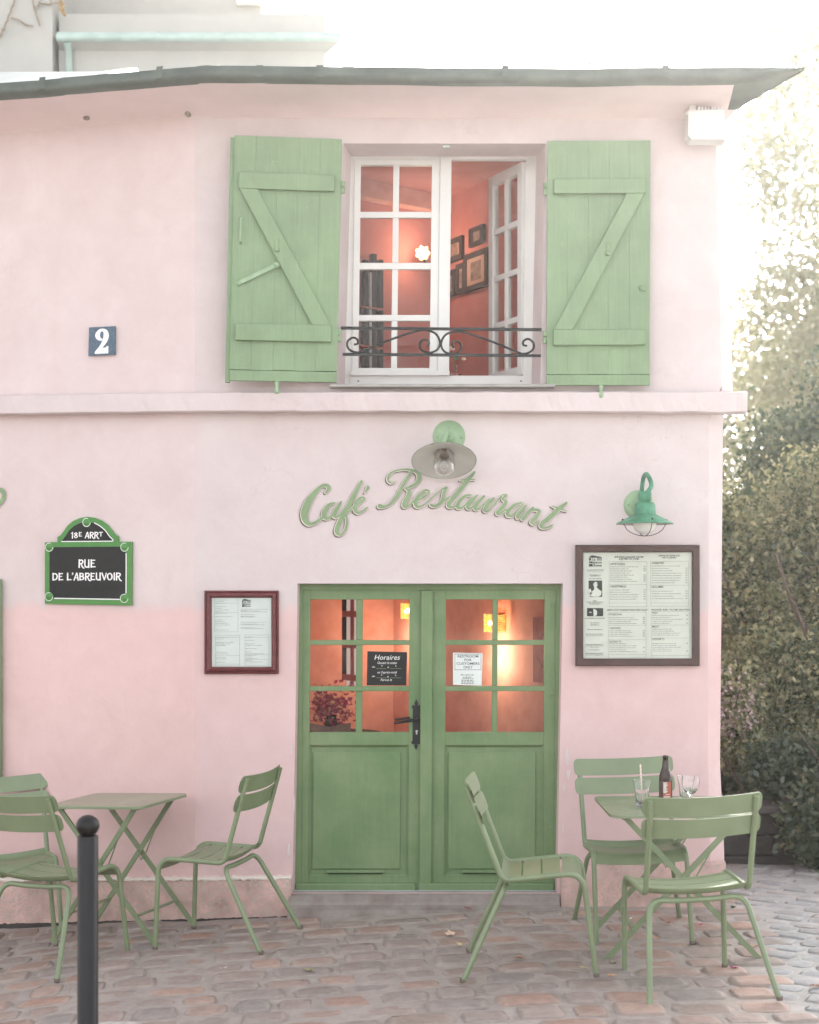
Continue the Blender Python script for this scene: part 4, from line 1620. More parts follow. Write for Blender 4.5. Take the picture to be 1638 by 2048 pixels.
# ------------------------------------------------------------------ things on the walls
def lamp_disc():
    c = W(888, 922, 0.20)
    c = at(888, 922, WY - 0.22)
    wp = W(898, 873)
    t = thing('wall_lamp', 'green wall lamp with grey dish shade and clear bulb above the painted lettering', 'lamp', (wp.x, WY, wp.z))
    mb = MB()
    rx = Matrix.Rotation(R(90), 4, 'X')
    mb.lathe([(0.0, 0.018), (0.045, 0.018), (0.050, 0.014), (0.088, 0.010), (0.092, 0.0), (0.092, -0.01)], 36, (0, 0, 0), rx)
    mb.lathe([(0.0, 0.045), (0.022, 0.045), (0.03, 0.03), (0.034, 0.016)], 20, (0, 0, -0.006), rx)
    for ax, az in ((-0.068, -0.004), (0.070, -0.008), (0, 0.052), (-0.04, -0.03), (0.036, -0.03)):
        mb.lathe([(0, 0.016), (0.006, 0.0155), (0.007, 0.008)], 8, (ax, 0, az), rx)
    part('wall_plate', mb, M['lampgreen'], t)
    sc = Vector((c.x - wp.x, c.y - WY, c.z - wp.z))
    tilt = Matrix.Rotation(R(-29), 4, 'X')
    apex = sc + (tilt @ Vector((0, 0, 0.075)))
    mb = MB()
    mb.tube(fillet([(0, -0.03, 0.0), (-0.012, -0.10, 0.012), apex + (tilt @ Vector((0, 0, 0.05))), apex], 0.03), 0.011, 12)
    part('arm', mb, M['lampgreen'], t)
    mb = MB()
    mb.lathe([(0.0, 0.085), (0.035, 0.083), (0.045, 0.06), (0.06, 0.045), (0.172, 0.004), (0.175, 0.0)], 48, sc, tilt)
    sh = part('shade', mb, M['lampgreen'], t)
    mb = MB()
    mb.lathe([(0.174, 0.0005), (0.170, 0.001), (0.062, 0.040), (0.05, 0.05), (0.045, 0.074), (0.0, 0.076)], 48, sc, tilt)
    part('enamel_lining', mb, M['enamel'], sh)
    mb = MB()
    mb.lathe([(0.1752, -0.0015), (0.1775, 0.0), (0.1760, 0.003), (0.1735, 0.0025)], 48, sc, tilt)
    part('chipped_rim', mb, paint('lamp_rim', (0.12, 0.09, 0.07), 0.4, 40, 0.6, 0.3, second=(0.35, 0.40, 0.30)), sh)
    mb = MB()
    mb.lathe([(0.03, 0.07), (0.032, 0.04), (0.028, 0.03), (0.0, 0.03)], 20, sc, tilt)
    part('lamp_holder', mb, M['bark'], t)
    mb = MB()
    mb.lathe([(0.048, 0.055), (0.054, 0.02), (0.060, -0.01), (0.060, -0.04), (0.050, -0.068), (0.030, -0.086), (0.0, -0.093)], 28, sc, tilt)
    part('glass_globe', mb, M['glassbulb'], t)
    mb = MB()
    mb.lathe([(0.014, 0.03), (0.016, 0.01), (0.027, -0.015), (0.029, -0.035), (0.018, -0.055), (0.0, -0.06)], 20, sc, tilt)
    part('bulb', mb, M['glassbulb'], t)


def lamp_goose():
    wp = W(1277, 1010)
    t = thing('wall_lamp', 'teal gooseneck wall lamp with wire cage above the large menu board', 'lamp', (wp.x, WY, wp.z))
    rx = Matrix.Rotation(R(90), 4, 'X')
    mb = MB()
    mb.lathe([(0, 0.02), (0.05, 0.018), (0.078, 0.012), (0.084, 0.0), (0.084, -0.01)], 36, (0, 0, 0), rx)
    mb.lathe([(0, 0.05), (0.026, 0.05), (0.034, 0.035), (0.044, 0.018)], 24, (0, 0, -0.01), rx)
    for ax in (-0.062, 0.062):
        mb.lathe([(0, 0.02), (0.006, 0.0195), (0.007, 0.01)], 8, (ax, 0, 0.0), rx)
    part('wall_plate', mb, M['lampgreen'], t)
    d = WY - 0.26
    k = d / F_PX

    def P(px, py):
        p = at(px, py, d)
        return Vector((p.x - wp.x, d - WY, p.z - wp.z))
    mb = MB()
    top = P(1289, 947)
    mb.tube([Vector(v) for v in catmull([(0.0, -0.03, -0.005), (0.004, -0.055, 0.03), (0.010, -0.07, 0.10), (0.012, -0.105, top.z - 0.012), (0.016, -0.165, top.z + 0.004), (0.024, -0.225, top.z - 0.02), (0.030, -0.258, top.z - 0.07), tuple(P(1289, 990))], 6)], 0.0125, 12)
    part('gooseneck', mb, M['lampteal'], t)
    a = P(1289.5, 1040)
    z = lambda py: P(0, py).z - a.z
    mb = MB()
    mb.lathe([(0, z(983)), (12 * k, z(983)), (13.5 * k, z(987)), (13.5 * k, z(1000)), (11 * k, z(1003)), (11 * k, z(1004)), (18 * k, z(1005)), (20.5 * k, z(1009)), (22.5 * k, z(1029)), (30 * k, z(1033)), (56 * k, z(1046)), (57 * k, z(1048)), (56 * k, z(1048.5))], 48, a)
    sh = part('shade', mb, M['lampteal'], t)
    mb = MB()
    mb.lathe([(55.5 * k, z(1048.2)), (30 * k, z(1035)), (20 * k, z(1031)), (0, z(1030))], 48, a)
    part('enamel_lining', mb, M['enamel'], sh)
    mb = MB()
    mb.lathe([(17 * k, z(1034)), (23 * k, z(1046)), (23.5 * k, z(1052)), (20 * k, z(1060)), (12 * k, z(1066)), (0, z(1068))], 28, a)
    part('globe', mb, M['opal'], t)
    mb = MB()
    for an in (10, 100, 55, 145):
        pts = []
        for q in range(-6, 7):
            rr = 44 * k * q / 6
            zz = z(1048) + (z(1072) - z(1048)) * (1 - (q / 6) ** 2) ** 0.6
            pts.append(a + Vector((rr * math.cos(R(an)), rr * math.sin(R(an)), zz)))
        if an in (10, 100):
            mb.tube(pts, 0.0022, 6)
    for an in (10, 100, 190, 280):
        mb.lathe([(0, 0.006), (0.005, 0.004), (0.005, -0.004)], 6, a + Vector((46 * k * math.cos(R(an)), 46 * k * math.sin(R(an)), z(1040))))
    part('wire_cage', mb, M['iron'], t)


lamp_disc()
lamp_goose()


def floodlight():
    c = at(1409, 248, WY - 0.15)
    t = thing('floodlight', 'white floodlight with cooling fins under the eaves at the right corner', 'floodlight', (c.x, WY, c.z))
    mb = MB()
    k = S
    pts = [(-33, -24), (38, -26), (40, 32), (-27, 32), (-33, 24)]
    mb.prism([(x * k, -y * k) for x, y in pts], -0.17, -0.06)
    part('housing', mb, M['flood'], t)
    mb = MB()
    for q in range(8):
        x = (-12 + q * 6.3) * k
        mb.box(x, x + 0.006, -0.16, -0.07, 24 * k, 33 * k)
    part('cooling_fins', mb, M['flood'], t)
    mb = MB()
    mb.box(-25 * k, -13 * k, -0.10, -0.055, 24 * k, 44 * k, 0.004)
    mb.box(-32 * k, -5 * k, -0.06, 0.0, 30 * k, 42 * k, 0.004)
    part('bracket', mb, M['flood'], t)
    mb = MB()
    mb.box(-8 * k, 20 * k, -0.05, 0.0, 33 * k, 44 * k, 0.004)
    part('junction_box', mb, M['enamel'], t)


floodlight()


# ---- street sign
GLY = {   # stroke letters with the sweeping leg of the old enamel signs: (points x, y, w) on a unit cap height
    'R': [[(0.10, 0, .20), (0.12, 1.0, .18)], [(0.12, .92, .16), (.42, .97, .16), (.56, .78, .18), (.45, .55, .16), (.2, .48, .12)], [(.28, .50, .16), (.42, .25, .17), (.52, .0, .18), (.70, -.12, .14)]],
    'U': [[(.1, 1, .17), (.1, .3, .18), (.2, .06, .17), (.42, .02, .16), (.56, .2, .18)], [(.56, 1, .18), (.56, .0, .20)]],
    'E': [[(.1, .02, .2), (.1, 1, .18)], [(.1, .93, .13), (.52, .95, .13)], [(.1, .52, .11), (.42, .54, .11)], [(.1, .06, .13), (.56, .06, .14)]],
    'D': [[(.1, .02, .2), (.1, .98, .18)], [(.1, .93, .13), (.45, .90, .16), (.62, .6, .19), (.56, .25, .19), (.38, .07, .15), (.1, .06, .13)]],
    'L': [[(.1, .02, .2), (.1, 1, .18)], [(.1, .06, .13), (.54, .06, .14)]],
    "'": [[(.1, 1.02, .17), (.13, .9, .15), (.04, .75, .07)]],
    'A': [[(.05, 0, .17), (.22, .55, .15), (.36, 1.0, .14)], [(.40, 1.0, .17), (.5, .5, .18), (.56, 0, .2)], [(.16, .32, .11), (.52, .32, .11)]],
    'B': [[(.1, .02, .2), (.1, .98, .18)], [(.1, .94, .13), (.42, .94, .15), (.5, .75, .17), (.40, .57, .14), (.15, .53, .11)], [(.2, .53, .11), (.48, .46, .16), (.56, .27, .19), (.42, .08, .15), (.1, .05, .13)]],
    'V': [[(.03, 1, .18), (.18, .5, .18), (.32, .02, .15)], [(.56, 1, .13), (.45, .5, .14), (.33, .02, .13)]],
    'O': [[(.35, .96, .13), (.12, .78, .18), (.08, .45, .20), (.22, .08, .16), (.42, .03, .14), (.62, .28, .19), (.62, .65, .2), (.48, .92, .15), (.35, .96, .13)]],
    'I': [[(.12, .02, .2), (.12, 1, .18)]],
    '1': [[(.02, .82, .1), (.2, .98, .14)], [(.2, 1, .17), (.18, 0, .18)]],
    '8': [[(.3, .95, .12), (.1, .78, .15), (.3, .55, .14), (.5, .28, .17), (.3, .05, .13), (.08, .25, .16), (.28, .53, .14), (.48, .78, .15), (.3, .95, .12)]],
    'T': [[(.0, .93, .14), (.56, .95, .14)], [(.28, .95, .16), (.28, 0, .18)]],
    ' ': []}
ADV = {'R': .70, 'U': .76, 'E': .66, 'D': .78, 'L': .62, "'": .24, 'A': .70, 'B': .70, 'V': .64, 'O': .80, 'I': .30, '1': .40, '8': .62, 'T': .62, ' ': .40}


def strokes(mb, s, x0, x1, z, h, y):
    tot = sum(ADV[c] for c in s)
    k = (x1 - x0) / tot
    x = x0
    i = 0
    for c in s:
        for st in GLY[c]:
            i += 1
            mb.ribbon([(x + px * k, z + py * h, w * (k + h) / 2) for px, py, w in st], y - 0.00003 * i, 5)
        x += ADV[c] * k


def street_sign():
    c = LW(179, 1122)
    k = c.y / F_PX / math.cos(LA) * 1.03
    kz = c.y / F_PX
    t = thing('street_sign', 'green and black enamel street name plate on the pink left wing', 'sign', c + LN * 0.012, -LA)
    X = lambda zx: ((zx - 818) / 8.19) * k
    Z = lambda zy: (c.z, (1122 - (1020 + zy / 8.19)) * kz)[1]
    out = [(85, 525), (298, 520), (298, 440), (350, 410), (400, 350), (470, 250), (560, 180), (680, 130), (800, 113), (930, 130), (1050, 180), (1150, 255), (1220, 345), (1265, 400), (1325, 440), (1325, 525), (1552, 530), (1545, 1562), (85, 1535)]
    mb = MB()
    mb.prism([(X(x), Z(y)) for x, y in out[::-1]], -0.004, 0.004)
    part('plate', mb, M['signgreen'], t)
    mb = MB()
    mb.prism([(X(x), Z(y)) for x, y in [(165, 605), (1450, 605), (1450, 1460), (165, 1440)][::-1]], -0.0056, -0.0045)
    arc = [(370, 510), (440, 420), (500, 330), (580, 260), (680, 215), (800, 200), (920, 215), (1020, 265), (1110, 340), (1170, 430), (1235, 490), (1235, 512)]
    mb.prism([(X(x), Z(y)) for x, y in arc[::-1]], -0.0056, -0.0045)
    part('dark_field', mb, M['signblack'], t)
    mb = MB()
    ln = lambda pts, w, y=-0.0062: mb.ribbon([(X(a), Z(b), w * k / 8.19) for a, b in pts], y, 4)
    ln([(1452, 720), (1452, 1000), (1450, 1360)], 16)
    ln([(255, 1446), (800, 1455), (1340, 1464)], 16, -0.0063)
    ln([(372, 514), (800, 516), (1230, 516)], 14)
    ln([(925, 215), (1020, 268), (1110, 345), (1175, 435), (1232, 490), (1232, 512)], 14, -0.0064)
    part('border_line', mb, M['signwhite'], t)
    mb = MB()
    strokes(mb, 'RUE', X(655), X(950), Z(938), 120 * kz / 8.19, -0.0066)
    strokes(mb, "DE L'ABREUVOIR", X(215), X(1375), Z(1147), 112 * kz / 8.19, -0.0066)
    strokes(mb, '18', X(535), X(652), Z(460), 92 * kz / 8.19, -0.0066)
    strokes(mb, 'E', X(662), X(722), Z(432), 68 * kz / 8.19, -0.0066)
    strokes(mb, 'ARR', X(765), X(1000), Z(460), 92 * kz / 8.19, -0.0066)
    strokes(mb, 'T', X(1005), X(1068), Z(432), 66 * kz / 8.19, -0.0066)
    part('lettering', mb, M['signwhite'], t)
    rx = Matrix.Rotation(R(90), 4, 'X')
    for x, y in ((165, 605), (1428, 615), (160, 1420), (1422, 1448), (795, 205)):
        mb = MB()
        mb.lathe([(0, 0.011), (0.007, 0.010), (0.011, 0.0075), (0.020, 0.007), (0.026, 0.0062), (0.0275, 0.0045)], 24, (X(x), 0, Z(y)), rx)
        rv = part('rosette', mb, M['signgreen'], t)
        mb = MB()
        arcp = [(X(x) + 0.0235 * math.cos(a), Z(y) + 0.0235 * math.sin(a), 0.003) for a in [R(70 + 22 * q) for q in range(14)]]
        mb.ribbon(arcp, -0.0085, 2)
        part('highlight_ring', mb, M['signwhite'], rv)


street_sign()


def number_plate():
    c = LW(206, 683)
    k = c.y / F_PX
    t = thing('house_number_plate', 'worn blue enamel plate with white number 2 above the street sign', 'number plate', c + LN * 0.012, -LA)
    X = lambda x: (x - 755) / 16.38 * k * 1.03
    Z = lambda y: -(y - 700) / 16.38 * k
    mb = MB()
    mb.prism([(X(x), Z(y)) for x, y in [(315, 235), (1215, 235), (1210, 1165), (290, 1165)][::-1]], -0.004, 0.004)
    part('plate', mb, M['numblue'], t)
    mb = MB()
    kk = k / 16.38
    mb.ribbon([(X(x), Z(y), w * kk) for x, y, w in [(745, 655, 70), (660, 610, 130), (612, 510, 175), (670, 385, 120), (775, 338, 85), (880, 400, 150), (912, 520, 190), (880, 660, 175), (800, 800, 140), (690, 930, 100), (590, 1020, 70), (530, 1060, 30)]], -0.0046, 6)
    mb.prism([(X(x), Z(y)) for x, y in [(515, 1110), (980, 1110), (985, 870), (925, 870), (905, 915), (770, 922), (690, 940), (600, 1000), (515, 1045)]], -0.0049, -0.0042)
    part('numeral', mb, M['signwhite'], t)


number_plate()


# ---- menu cases
def frame_ring(mb, x0, x1, z0, z1, prof):
    """mitred picture frame in (x, z); prof = (inset, y) from outer edge to inner edge"""
    n = len(prof)
    for a, y in prof:
        mb.v += [(x0 + a, y, z0 + a), (x1 - a, y, z0 + a), (x1 - a, y, z1 - a), (x0 + a, y, z1 - a)]
    for i in range(n - 1):
        for k in range(4):
            a, b = i * 4 + k, i * 4 + (k + 1) % 4
            mb.f.append((a, b, b + 4, a + 4))
            mb.m.append(mb.mi)
            mb.sm.append(False)


def logo(mb, X, Z, y):
    """the little house mark: roof, blocks and the words La Maison Rose; X, Z map logo units (0-100 wide, 0-90 high, down)"""
    mb.prism([(X(a), Z(b)) for a, b in [(0, 20), (100, 20), (100, 16), (30, 0), (12, 4), (8, 14), (0, 16)]], y, y + 0.0005)
    mb.rect(X(0), X(16), Z(42), Z(24), y)
    for a, b in ((62, 78), (82, 98)):
        mb.rect(X(a), X(a + 4), Z(42), Z(24), y)
        mb.rect(X(b - 4), X(b), Z(42), Z(24), y)
        mb.rect(X(a + 4), X(b - 4), Z(28), Z(24), y)
        mb.rect(X(a + 4), X(b - 4), Z(42), Z(38), y)
    text(mb, 'La', X(38), Z(42), Z(22) - Z(42), y, bold=0.02, cap=0.75)
    text(mb, 'Maison', X(50), Z(66), Z(46) - Z(66), y, width=X(98) - X(2), bold=0.02, cap=0.75)
    mb.rect(X(0), X(28), Z(90), Z(71), y)
    text(mb, 'Rose', X(66), Z(90), Z(70) - Z(90), y, width=X(98) - X(36), bold=0.02, cap=0.75)


def menu_large():
    c = W(1274, 1211)
    t = thing('menu_board', 'large brown framed menu board below the teal gooseneck lamp', 'menu board', (c.x, WY, c.z))
    sc = 270 / 1638.0           # zoomed photo units to photo px
    X = lambda zx: (1140 + zx * sc - 1274) * S
    Z = lambda zy: (1211 - (1080 + zy * sc)) * S
    mb = MB()
    frame_ring(mb, X(64), X(1560), Z(1525), Z(62), [(0, 0.0), (0, -0.034), (0.004, -0.038), (0.036, -0.036), (0.040, -0.032), (0.041, -0.020)])
    part('frame', mb, M['boardframe'], t)
    mb = MB()
    mb.rect(X(140), X(1480), Z(1450), Z(140), -0.012)
    part('backing', mb, M['paper'], t)
    rnd = random.Random(3)
    yk = -0.0155
    sheets = [('left', 165, 430, 150, 1190), ('left2', 160, 425, 1192, 1420), ('a', 440, 945, 152, 822), ('b', 950, 1465, 150, 815), ('c', 428, 938, 828, 1440), ('d', 944, 1455, 824, 1440)]
    objs = {}
    for i, (n, x0, x1, y0, y1) in enumerate(sheets):
        mb = MB()
        n_ = 6
        for a in range(n_ + 1):
            for b in range(n_ + 1):
                u, v = a / n_, b / n_
                mb.v.append((X(x0 + (x1 - x0) * u), -0.0132 - 0.0003 * i - 0.0010 * abs(noise.noise((u * 3 + i, v * 3, 1))), Z(y0 + (y1 - y0) * v)))
        for a in range(n_):
            for b in range(n_):
                q = a * (n_ + 1) + b
                mb.f.append((q, q + 1, q + n_ + 2, q + n_ + 1))
                mb.m.append(0)
                mb.sm.append(True)
        objs[n] = part('sheet', mb, M['paper'], t)
    ink, grey = MB(), MB()

    def line_h(x0, x1, y, w=3):
        grey.rect(X(x0), X(x1), Z(y + w), Z(y), yk)

    def line_v(x, y0, y1, w=3):
        grey.rect(X(x), X(x + w), Z(y1), Z(y0), yk - 0.0002)

    def lines(x0, x1, ys, price=None):
        for yy in ys:
            e = x1 - rnd.uniform(0.05, 0.5) * (x1 - x0)
            words_line(grey, X(x0), X(e), Z(yy), 8 * sc * S * 1.0, yk, rnd)
            if price and rnd.random() < 0.8:
                grey.rect(X(price - 22), X(price - 13), Z(yy), Z(yy - 12), yk)
                grey.rect(X(price - 9), X(price), Z(yy), Z(yy - 12), yk)
    blocks = [(470, 925, 262, 805, [540, 762], [('APPETIZERS', 305), ('VEGETABLES', 575)], [range(330, 525, 25), range(610, 725, 28)]),
              (973, 1432, 258, 800, [548, 762], [('APERITIFS', 293), ('LEGUMES', 580)], [range(320, 530, 29), range(625, 720, 30)]),
              (458, 915, 873, 1425, [1033, 1207, 1385], [('POISSONS', 914), ('VIANDES', 1080), ('DESSERTS', 1243)], [range(945, 1020, 24), range(1105, 1180, 22), range(1262, 1370, 24)]),
              (980, 1440, 868, 1435, [1030, 1186, 1397], [('FISH', 896), ('MEAT', 1062), ('DESSERTS', 1214)], [range(918, 1020, 24), range(1085, 1170, 24), range(1258, 1360, 23)])]
    for x0, x1, y0, y1, hl, heads, lns in blocks:
        line_h(x0, x1, y0)
        line_h(x0, x1, y1)
        line_v(x0, y0, y1)
        line_v(x1, y0, y1)
        for h in hl:
            line_h(x0, x1, h)
        for (hd, yb), r in zip(heads, lns):
            text(ink, hd, X(x0 + 14), Z(yb), 24 * sc * S, yk - 0.0003, align='l', bold=0.004)
            lines(x0 + 14, x1 - 40, r, x1 - 14)
    for s, cx_, yb, w in (('SERVING DINNER FROM', 706, 216, 350), ('6:30 PM TO 11PM', 706, 240, 240), ('SERVICE SOIR DE', 1195, 200, 255), ('19H A 23H00', 1195, 224, 170), ('MERCI D\'ATTENDRE POUR ETRE PLACE', 688, 858, 480), ('PLEASE ASK TO BE SEATED', 1215, 855, 468)):
        text(ink, s, X(cx_), Z(yb), 18 * sc * S, yk - 0.0003, width=w * sc * S, bold=0.02, shear=0.25)
    logo(ink, lambda a: X(226 + a * 1.58), lambda b: Z(186 + b * 1.5), yk - 0.0003)
    text(ink, 'LA MAISON ROSE', X(302), Z(370), 11 * sc * S, yk - 0.0003, width=200 * sc * S, bold=0.02)
    text(grey, 'CAFE RESTAURANT', X(302), Z(392), 11 * sc * S, yk, width=196 * sc * S)
    for yy, w in ((428, 140), (440, 110), (470, 145)):
        words_line(ink, X(302 - w / 2), X(302 + w / 2), Z(yy), 6 * sc * S, yk, rnd)
    # printed picture: light figure on a dark ground
    ink.rect(X(222), X(386), Z(690), Z(492), yk)
    pale = MB()
    y2 = yk - 0.0006
    pale.prism([(X(a), Z(b)) for a, b in [(285, 520), (305, 505), (325, 515), (330, 550), (318, 575), (345, 600), (380, 625), (372, 670), (340, 688), (250, 685), (230, 650), (258, 625), (290, 600), (288, 570), (278, 545)][::-1]], y2, y2 + 0.0003)
    pale.prism([(X(a), Z(b)) for a, b in [(222, 600), (245, 590), (262, 640), (235, 690), (222, 690)][::-1]], y2, y2 + 0.0003)
    text(ink, 'Open', X(296), Z(742), 13 * sc * S, yk, bold=0.02)
    for yy, w in ((755, 200), (768, 150), (782, 120)):
        words_line(ink, X(298 - w / 2), X(298 + w / 2), Z(yy), 5 * sc * S, yk, rnd)
    ink.rect(X(202), X(398), Z(924), Z(826), yk)
    pale.prism([(X(a), Z(b)) for a, b in [(278, 845), (286, 828), (294, 842), (312, 846), (326, 870), (322, 910), (306, 920), (282, 922)][::-1]], y2, y2 + 0.0003)
    pale.rect(X(232), X(256), Z(882), Z(872), y2)
    for yy, w, b in ((955, 235, 0), (1010, 110, 0), (1036, 105, 0)):
        words_line(grey, X(298 - w / 2), X(298 + w / 2), Z(yy), 12 * sc * S, yk, rnd)
    words_line(ink, X(208), X(388), Z(1090), 7 * sc * S, yk, rnd)
    for yy in (1140, 1152, 1164):
        words_line(grey, X(190), X(400), Z(yy), 6 * sc * S, yk, rnd)
    text(ink, 'PLEASE RESPECT', X(293), Z(1276), 13 * sc * S, yk, width=215 * sc * S, bold=0.02)
    for yy, w in ((1290, 210), (1306, 110)):
        words_line(grey, X(293 - w / 2), X(293 + w / 2), Z(yy), 6 * sc * S, yk, rnd)
    words_line(grey, X(222), X(345), Z(1338), 11 * sc * S, yk, rnd)
    text(ink, 'NO PHOTO SHOOT', X(293), Z(1382), 14 * sc * S, yk, width=215 * sc * S, bold=0.02)
    text(ink, 'WITHOUT PERMISSION', X(293), Z(1398), 8 * sc * S, yk, width=215 * sc * S, bold=0.02)
    part('printing', ink, M['ink'], t)
    part('fine_print', grey, M['inkgrey'], t)
    part('printed_picture', pale, M['paper'], t)
    mb = MB()
    mb.rect(X(150), X(1475), Z(1440), Z(148), -0.022)
    part('glass', mb, M['pane'], t)


def menu_small():
    c = W(483, 1264)
    t = thing('menu_board', 'small dark red framed menu hanging left of the green door', 'menu board', (c.x, WY, c.z))
    sc = 170 / 1638.0
    X = lambda zx: (400 + zx * sc - 483) * S
    Z = lambda zy: (1264 - (1170 + zy * sc)) * S
    mb = MB()
    frame_ring(mb, X(92), X(1520), Z(1712), Z(108), [(0, 0.0), (0.0, -0.018), (0.006, -0.026), (0.012, -0.022), (0.016, -0.030), (0.028, -0.036), (0.036, -0.028), (0.041, -0.014)])
    part('frame', mb, M['redframe'], t)
    mb = MB()
    mb.rect(X(210), X(1400), Z(1610), Z(215), -0.008)
    part('backing', mb, M['paperwhite'], t)
    for i, (x0, x1, y0, y1) in enumerate(((232, 1375, 235, 955), (232, 1385, 905, 1590))):
        mb = MB()
        n_ = 5
        for a in range(n_ + 1):
            for b in range(n_ + 1):
                u, v = a / n_, b / n_
                mb.v.append((X(x0 + (x1 - x0) * u), -0.0095 - 0.0012 * (1 - i) - 0.0012 * abs(noise.noise((u * 3, v * 3, i))), Z(y0 + (y1 - y0) * v + (i == 0) * 45 * min(1, u * 2) * v - (i == 0) * 40 * v)))
        for a in range(n_):
            for b in range(n_):
                q = a * (n_ + 1) + b
                mb.f.append((q, q + 1, q + n_ + 2, q + n_ + 1))
                mb.m.append(0)
                mb.sm.append(True)
        part('sheet', mb, M['paperwhite'], t)
    rnd = random.Random(9)
    grey, ink = MB(), MB()
    y = -0.0128
    for x0, x1, y0, y1, gaps in ((285, 735, 248, 900, (350, 530)), (300, 765, 965, 1550, (1005, 1352, 1520)), (868, 1330, 960, 1545, (1005, 1340, 1430))):
        for yy in (y0, y1) + gaps:
            grey.rect(X(x0), X(x1), Z(yy + 4), Z(yy), y)
        for xx in (x0, x1):
            grey.rect(X(xx), X(xx + 4), Z(y1), Z(y0), y - 0.0002)
        q = y0 + 45
        while q < y1 - 30:
            if rnd.random() < 0.75:
                words_line(grey, X(x0 + 15), X(x0 + 15 + (x1 - x0 - 40) * rnd.uniform(0.3, 0.95)), Z(q), 8 * sc * S, y, rnd)
            q += 32
    for q in (470, 500, 520, 570, 605, 620, 720, 755, 770, 825, 845):
        words_line(grey, X(790), X(790 + rnd.uniform(240, 540)), Z(q), 8 * sc * S, y, rnd)
    logo(ink, lambda a: X(815 + a * 1.7), lambda b: Z(270 + b * 1.66), y - 0.0003)
    part('printing', ink, M['ink'], t)
    part('fine_print', grey, M['inkgrey'], t)
    mb = MB()
    mb.rect(X(215), X(1395), Z(1605), Z(220), -0.018)
    part('glass', mb, M['pane'], t)


menu_large()
menu_small()


# ---- notices on the door panes
def door_notices():
    d = DD - 0.004
    c = dpx(775, 1337, 0.004)
    k = DD / F_PX
    t = thing('opening_hours_sign', 'black opening hours sign with white script in the left door leaf', 'sign', (c.x, DD + 0.0055, c.z))
    sc = 260 / 1638.0
    X = lambda zx: (600 + zx * sc - 771.5) * k
    Z = lambda zy: (1337.5 - (1180 + zy * sc)) * k
    mb = MB()
    mb.prism([(X(a), Z(b)) for a, b in [(833, 775), (1335, 787), (1322, 1205), (825, 1205)][::-1]], -0.001, 0.0)
    part('board', mb, M['signblack'], t)
    mb = MB()
    y = -0.0014
    text(mb, 'Horaires', X(1080), Z(882), 62 * sc * k, y, width=315 * sc * k, shear=0.25)
    text(mb, 'Ouvert le matin', X(1080), Z(936), 30 * sc * k, y, width=245 * sc * k, shear=0.25)
    text(mb, 'de', X(910), Z(982), 22 * sc * k, y, width=38 * sc * k, shear=0.25)
    text(mb, 'h', X(1015), Z(968), 22 * sc * k, y, width=14 * sc * k, shear=0.25)
    text(mb, 'à', X(1095), Z(986), 20 * sc * k, y, width=22 * sc * k, shear=0.25)
    text(mb, 'h', X(1190), Z(972), 22 * sc * k, y, width=14 * sc * k, shear=0.25)
    text(mb, "et l'après-midi", X(1080), Z(1055), 30 * sc * k, y, width=240 * sc * k, shear=0.25)
    text(mb, 'de', X(907), Z(1100), 22 * sc * k, y, width=38 * sc * k, shear=0.25)
    text(mb, 'h', X(1012), Z(1084), 22 * sc * k, y, width=14 * sc * k, shear=0.25)
    text(mb, 'à', X(1092), Z(1104), 20 * sc * k, y, width=22 * sc * k, shear=0.25)
    text(mb, 'h', X(1188), Z(1088), 22 * sc * k, y, width=14 * sc * k, shear=0.25)
    text(mb, 'Fermé le', X(1070), Z(1150), 30 * sc * k, y, width=140 * sc * k, shear=0.25)
    part('lettering', mb, M['signwhite'], t)
    mb = MB()
    for yy in (995, 1112):
        mb.rect(X(945), X(1070), Z(yy), Z(yy - 4), y)
        mb.rect(X(1120), X(1260), Z(yy), Z(yy - 4), y)
    part('dotted_rule', mb, M['letgreen'], t)
    c = dpx(936, 1338, 0.004)
    t = thing('restroom_notice', 'white paper notice about the restroom in the right door leaf', 'notice', (c.x, DD + 0.0055, c.z))
    X = lambda zx: (870 + zx * sc - 935.5) * k
    Z = lambda zy: (1338 - (1180 + zy * sc)) * k
    mb = MB()
    mb.prism([(X(a), Z(b)) for a, b in [(232, 790), (605, 797), (590, 1205), (230, 1195)][::-1]], -0.0008, 0.0)
    part('sheet', mb, M['paperwhite'], t)
    mb = MB()
    y = -0.0012
    for s, yb, w in (('RESTROOM', 850, 262), ('FOR', 896, 92), ('CUSTOMERS', 942, 290), ('ONLY', 988, 118)):
        text(mb, s, X(420), Z(yb), 30 * sc * k, y, width=w * sc * k, bold=0.012)
    for a, b, c_, e in ((252, 585, 806, 811), (252, 585, 1003, 1008)):
        mb.rect(X(a), X(b), Z(e), Z(c_), y)
    for xx in (252, 581):
        mb.rect(X(xx), X(xx + 4), Z(1005), Z(808), y - 0.0001)
    rnd = random.Random(2)
    for yy, w in ((1075, 170), (1103, 115), (1122, 145), (1143, 150), (1163, 155), (1182, 155)):
        words_line(mb, X(413 - w / 2), X(413 + w / 2), Z(yy), 9 * sc * k, y, rnd)
    part('lettering', mb, M['ink'], t)


door_notices()


# ------------------------------------------------------------------ inside
def wall_point(px, py, p0, p1, off=0.0):
    n = (p1 - p0)
    n = Vector((n.y, -n.x, 0)).normalized()
    if n.y > 0:
        n = -n
    d = plane_hit(px, p0 + n * off, n)
    return at(px, py, d), n


